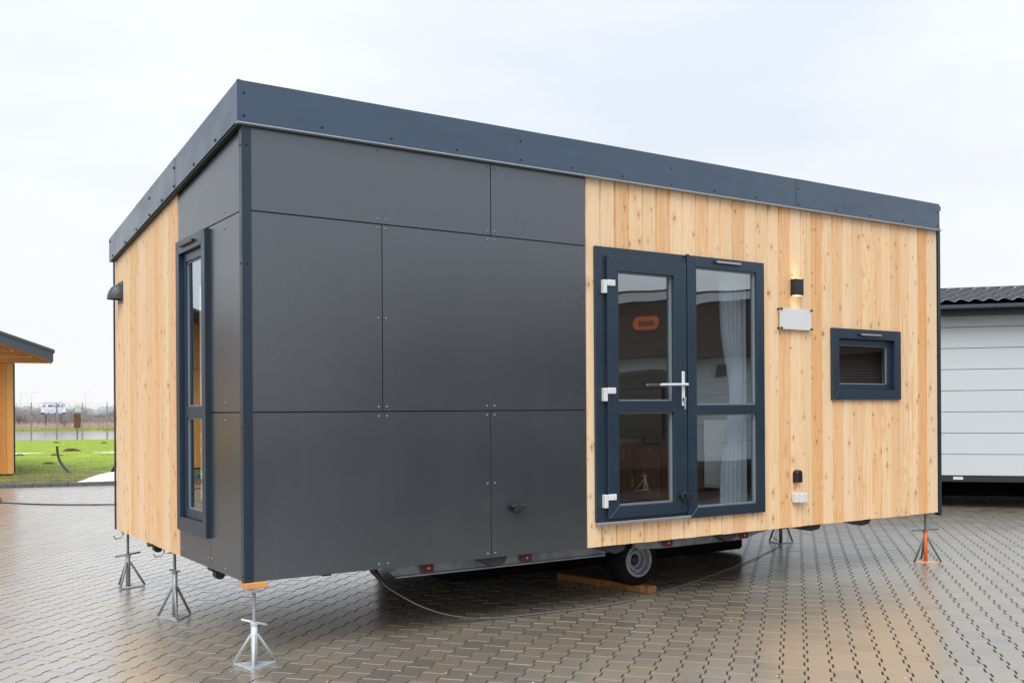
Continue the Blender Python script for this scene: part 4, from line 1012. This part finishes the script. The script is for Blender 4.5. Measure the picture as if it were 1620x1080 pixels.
# ------------------------------------------------------------------ vegetation beyond the road
def stems(name, n, af, bf, hf, m, width=.02, br=4, seed=1):
    r_ = np.random.default_rng(seed); a = r_.uniform(*af, n); b = r_.uniform(*bf, n); h = hf(a, r_)
    p = np.array([KO.x, KO.y])+np.outer(a, [KE.x, KE.y])+np.outer(b, [KN.x, KN.y]); T = []
    side = np.array([rt.x, rt.y])
    def add(p0, z0, p1, z1, wd):
        V = np.zeros((len(z0), 3, 3)); th = r_.uniform(-.8, .8, len(z0)); s_ = np.stack([np.cos(th)*side[0]-np.sin(th)*side[1], np.sin(th)*side[0]+np.cos(th)*side[1]], 1)*wd/2
        V[:,0,:2] = p0-s_; V[:,1,:2] = p0+s_; V[:,0,2] = z0; V[:,1,2] = z0; V[:,2,:2] = p1; V[:,2,2] = z1; T.append(V)
    tip_ = p+r_.normal(0, .12, (n, 2))*h[:,None]; add(p, np.zeros(n)-.05, tip_, h, width)
    for k in range(br):
        f = r_.uniform(.2, .85, n); q0 = p+(tip_-p)*f[:,None]; z0 = h*f; l = h*(1-f)*r_.uniform(.4, 1.0, n)
        add(q0, z0, q0+r_.normal(0, .45, (n, 2))*l[:,None], z0+l*r_.uniform(.5, 1.1, n), width*.6)
    return tri_mesh(name, np.concatenate(T), m)
def hh(a, r_):
    env = np.where(a < -5.2, 2.15+.25*np.sin(a*2.1)+.2*np.sin(a*5.), 1.25+.2*np.sin(a*1.7)); env = np.where((a > 6) | (a < -16), 1.9+.4*np.sin(a*.7), env)
    return env*r_.uniform(.45, 1.08, len(a))
o = stems('brushwood', 26000, (-50, 60), (72, 86), hh, M['twig'], .030, 5, 3); tag(o, 'grey brown bare brushwood in a band beyond the road', kind='stuff')
o = stems('dry_grass', 42000, (-50, 60), (67.5, 74), lambda a, r_: r_.uniform(.25, .75, len(a)), M['dry_grass'], .05, 1, 5); tag(o, 'rust coloured dry grass along the far side of the road', kind='stuff')
o = stems('verge_grass', 16000, (-50, 60), (66.5, 68.5), lambda a, r_: r_.uniform(.06, .2, len(a)), M['blade'], .04, 0, 6); tag(o, 'green verge grass beside the road', kind='stuff')
def tri_branch(r_, T, p, d, l, wd, depth):
    q = p+d*l; s_ = Vector((1, 0, 0))*wd/2; s2 = Vector((0, 1, 0))*wd/2
    T.append([p-s_, p+s_, q]); T.append([p-s2, p+s2, q])
    if depth:
        for k in range(4 if depth > 1 else 5):
            f = r_.uniform(.25, .95); nd = (d+Vector(r_.normal(0, .42, 3))).normalized(); nd.z = abs(nd.z)*.8+.15
            tri_branch(r_, T, p+d*l*f, nd.normalized(), l*r_.uniform(.4, .65), wd*.55, depth-1)
bushes = []
for s_ in range(3):
    r_ = np.random.default_rng(40+s_); T = []
    for k in range(5): tri_branch(r_, T, Vector((r_.normal(0, .06), r_.normal(0, .06), -.03)), Vector((r_.normal(0, .3), r_.normal(0, .3), 1)).normalized(), .5, .035, 3)
    me = bpy.data.meshes.new('bare_shrub'); me.from_pydata([tuple(v) for t in T for v in t], [], [(3*i, 3*i+1, 3*i+2) for i in range(len(T))]); me.materials.append(M['twig_dark']); bushes.append(me)
for i, (a, b, sc, lb) in enumerate([(-7.9, 69.6, 1.0, 'dark bare shrub under the left leg of the billboard'), (-6.3, 69.4, 1.15, 'dark bare shrub under the right end of the billboard'), (-9.9, 71, 1.7, 'tall bare shrub between cabin and billboard'),
      (-5.4, 71.5, 2.0, 'tallest bare shrub behind the brown board'), (-3.7, 71, .9, 'low bare shrub between the two right fence posts'), (-11.2, 71.5, 1.8, 'bare shrub seen right beside the cabin corner')]):
    o = bpy.data.objects.new('bare_shrub', bushes[i % 3]); COL.objects.link(o); o.location = K(a, b, 0); o.scale = (sc*.9, sc*.9, sc); o.rotation_euler = (0, 0, i*1.3); tag(o, lb, 'shrub', 'bare shrubs beyond the road')
# far wood: many rough crowns as one mass
mb = MB(); ico = bmesh.new(); bmesh.ops.create_icosphere(ico, subdivisions=2, radius=1); iv = [v.co.copy() for v in ico.verts]; ifc = [tuple(v.index for v in f.verts) for f in ico.faces]; ico.free()
for i in range(420):
    a = random.uniform(-190, 260); b = random.uniform(300, 340); r = random.uniform(1.0, 2.2); p = Vector(K(a, b, r*.6)); ox = random.uniform(0, 9)
    mb.add([p+Vector((v.x*r*1.3, v.y*r*1.3, v.z*r*(1+.22*math.sin(v.x*7+ox)*math.cos(v.y*6+v.z*5)))) for v in iv], ifc)
me_, _ = mb.mesh('distant_wood', False, 0, (0, 0, 0)); me_.materials.append(M['haze_toned_wood']); o = bpy.data.objects.new('distant_wood', me_); COL.objects.link(o); tag(o, 'distant treeline on the horizon, paled by painted haze', kind='stuff')
for i, (x, y, lb) in enumerate([(34.3, 262.7, 'faint distant street lamp above the shrubs beside the cabin'), (36.5, 261, 'faint distant street lamp just left of the billboard'), (47.2, 253.9, 'faint distant street lamp above the brown board')]):
    e = empty('street_lamp', (x, y, 0), lb, 'street lamp', 'distant street lamps')
    mb = MB(); mb.tube([(x, y, 0), (x, y, 6.2)], .05, 8, r1=.03); mb.build('pole', M['sign_pale'], e)
    mb = MB(); mb.tube([(x, y, 6.15), (x+1.0, y-.6, 6.4)], .03, 6); mb.cbox(x+.9, x+1.5, y-.8, y-.6, 6.35, 6.42, .02); mb.build('lamp_head', M['sign_pale'], e)

# ------------------------------------------------------------------ house across the yard (seen reflected in the glass)
oh = empty('white_show_home', (10.85, -7.9, 0), 'white boarded home with dark brown gable seen reflected in the door glass', 'house')
oh.rotation_euler = (0, 0, math.atan2(.553, .833)+PI)
# local frame: +x runs to the left of the mirrored view, -y faces the tiny house
B0, B1 = -5., 6.5
mb = MB(); mb.box(B0, B1, .03, 4, .58, 3.3); bl(mb, 'wall_core', M['siding_seam'], oh)
z = .58
while z < 2.42:
    for (a, b) in (((-1.9, .0), (1.75, B1)) if z < 2.0 else ((-1.9, B1),)):
        mb = MB(); mb.cbox(a, b, 0, .029, z, z+.262, .004); bl(mb, 'siding_board', M['siding'], oh)
    z += .266
z2 = .58
while z2 < 2.42:
    mb = MB(); mb.cbox(B0, -1.905, 0, .029, z2, z2+.137, .004); bl(mb, 'wall_board', M['brown_board'], oh); z2 += .14
while z < 3.3:
    mb = MB(); mb.cbox(B0, B1, -.45, -.42, z, z+.137, .004); bl(mb, 'gable_board', M['brown_board'], oh); z += .14
mb = MB(); mb.box(B0, B1, -.419, .0, 2.44, 2.455); bl(mb, 'soffit', M['brown_board'], oh)
mb = MB(); mb.cbox(B0-.1, B1+.1, -.50, -.455, 3.28, 3.42, .004); bl(mb, 'fascia_board', M['white_plastic'], oh)
mb = MB(); mb.box(B0-.1, B1+.1, -.5, 4.1, 3.421, 3.46); bl(mb, 'roof', M['gutter'], oh)
mb = MB(); mb.cbox(.0, 1.75, .0, .03, .6, 2.1, .004); bl(mb, 'door', M['brown_board'], oh)
mb = MB(); mb.cbox(-.78, -.62, -.08, -.002, 2.02, 2.28, .004); bl(mb, 'wall_lamp', M['black'], oh)
mb = MB(); pts = [(.78+.12+.1*math.cos(t)*1.0, 3.0+.085*math.sin(t)) for t in np.linspace(-PI/2, PI/2, 9)]+[(.58+.1*math.cos(t), 3.0+.085*math.sin(t)) for t in np.linspace(PI/2, 1.5*PI, 9)]
mb.prism(pts, -.47, -.4515, lambda u, v, n: (u, n, v)); lg = bl(mb, 'logo_sign', M['sign_orange'], oh)
mb = MB()
for k in range(6): mb.box(.60+k*.05, .63+k*.05, -.475, -.4705, 2.97, 3.03)
bl(mb, 'logo_strokes', M['brown_board'], oh)
mb = MB(); mb.box(B0, B1, .6, 3.9, .02, .579); bl(mb, 'underfloor_shade_block', M['rubber'], oh)  # added black block standing in for the shade under this home
mb = MB(); mb.box(B0, B1, .0, .08, .46, .578); bl(mb, 'chassis_beam', M['chassis'], oh)
jack((10.2, -8.25, 0), .3, .455, .30, .24, M['jack_white'], M['base_pink'], 'pale jack stand across the yard, seen reflected in the lower door glass', hl=.08, R=.17, group='jack stands across the yard')


# ------------------------------------------------------------------ crumbs of mortar, chips and leaf bits on the pavers
r_ = np.random.default_rng(77); mb = MB()
for i in range(70):
    d_ = 4.2+r_.random()**1.3*9; l_ = r_.uniform(-.42, .5)*d_; p = C2+fwv*d_+rtv*l_
    if -.1 < p[0] < 6.7 and .3 < p[1] < 3.3: continue
    q_ = r_.uniform(.003, .009); a_ = r_.uniform(0, 6.28); pts = [(p[0]+q_*math.cos(a_+k*1.26)*r_.uniform(.6, 1.3), p[1]+q_*math.sin(a_+k*1.26)*r_.uniform(.6, 1.3)) for k in range(5)]
    mb.prism(pts, .0005, q_*.5, lambda u, v, n: (u, v, n))
o = mb.build('paving_crumbs', mat('pale_crumbs', (.62, .60, .55), .8)); tag(o, 'tiny pale crumbs scattered over the pavers', kind='stuff')
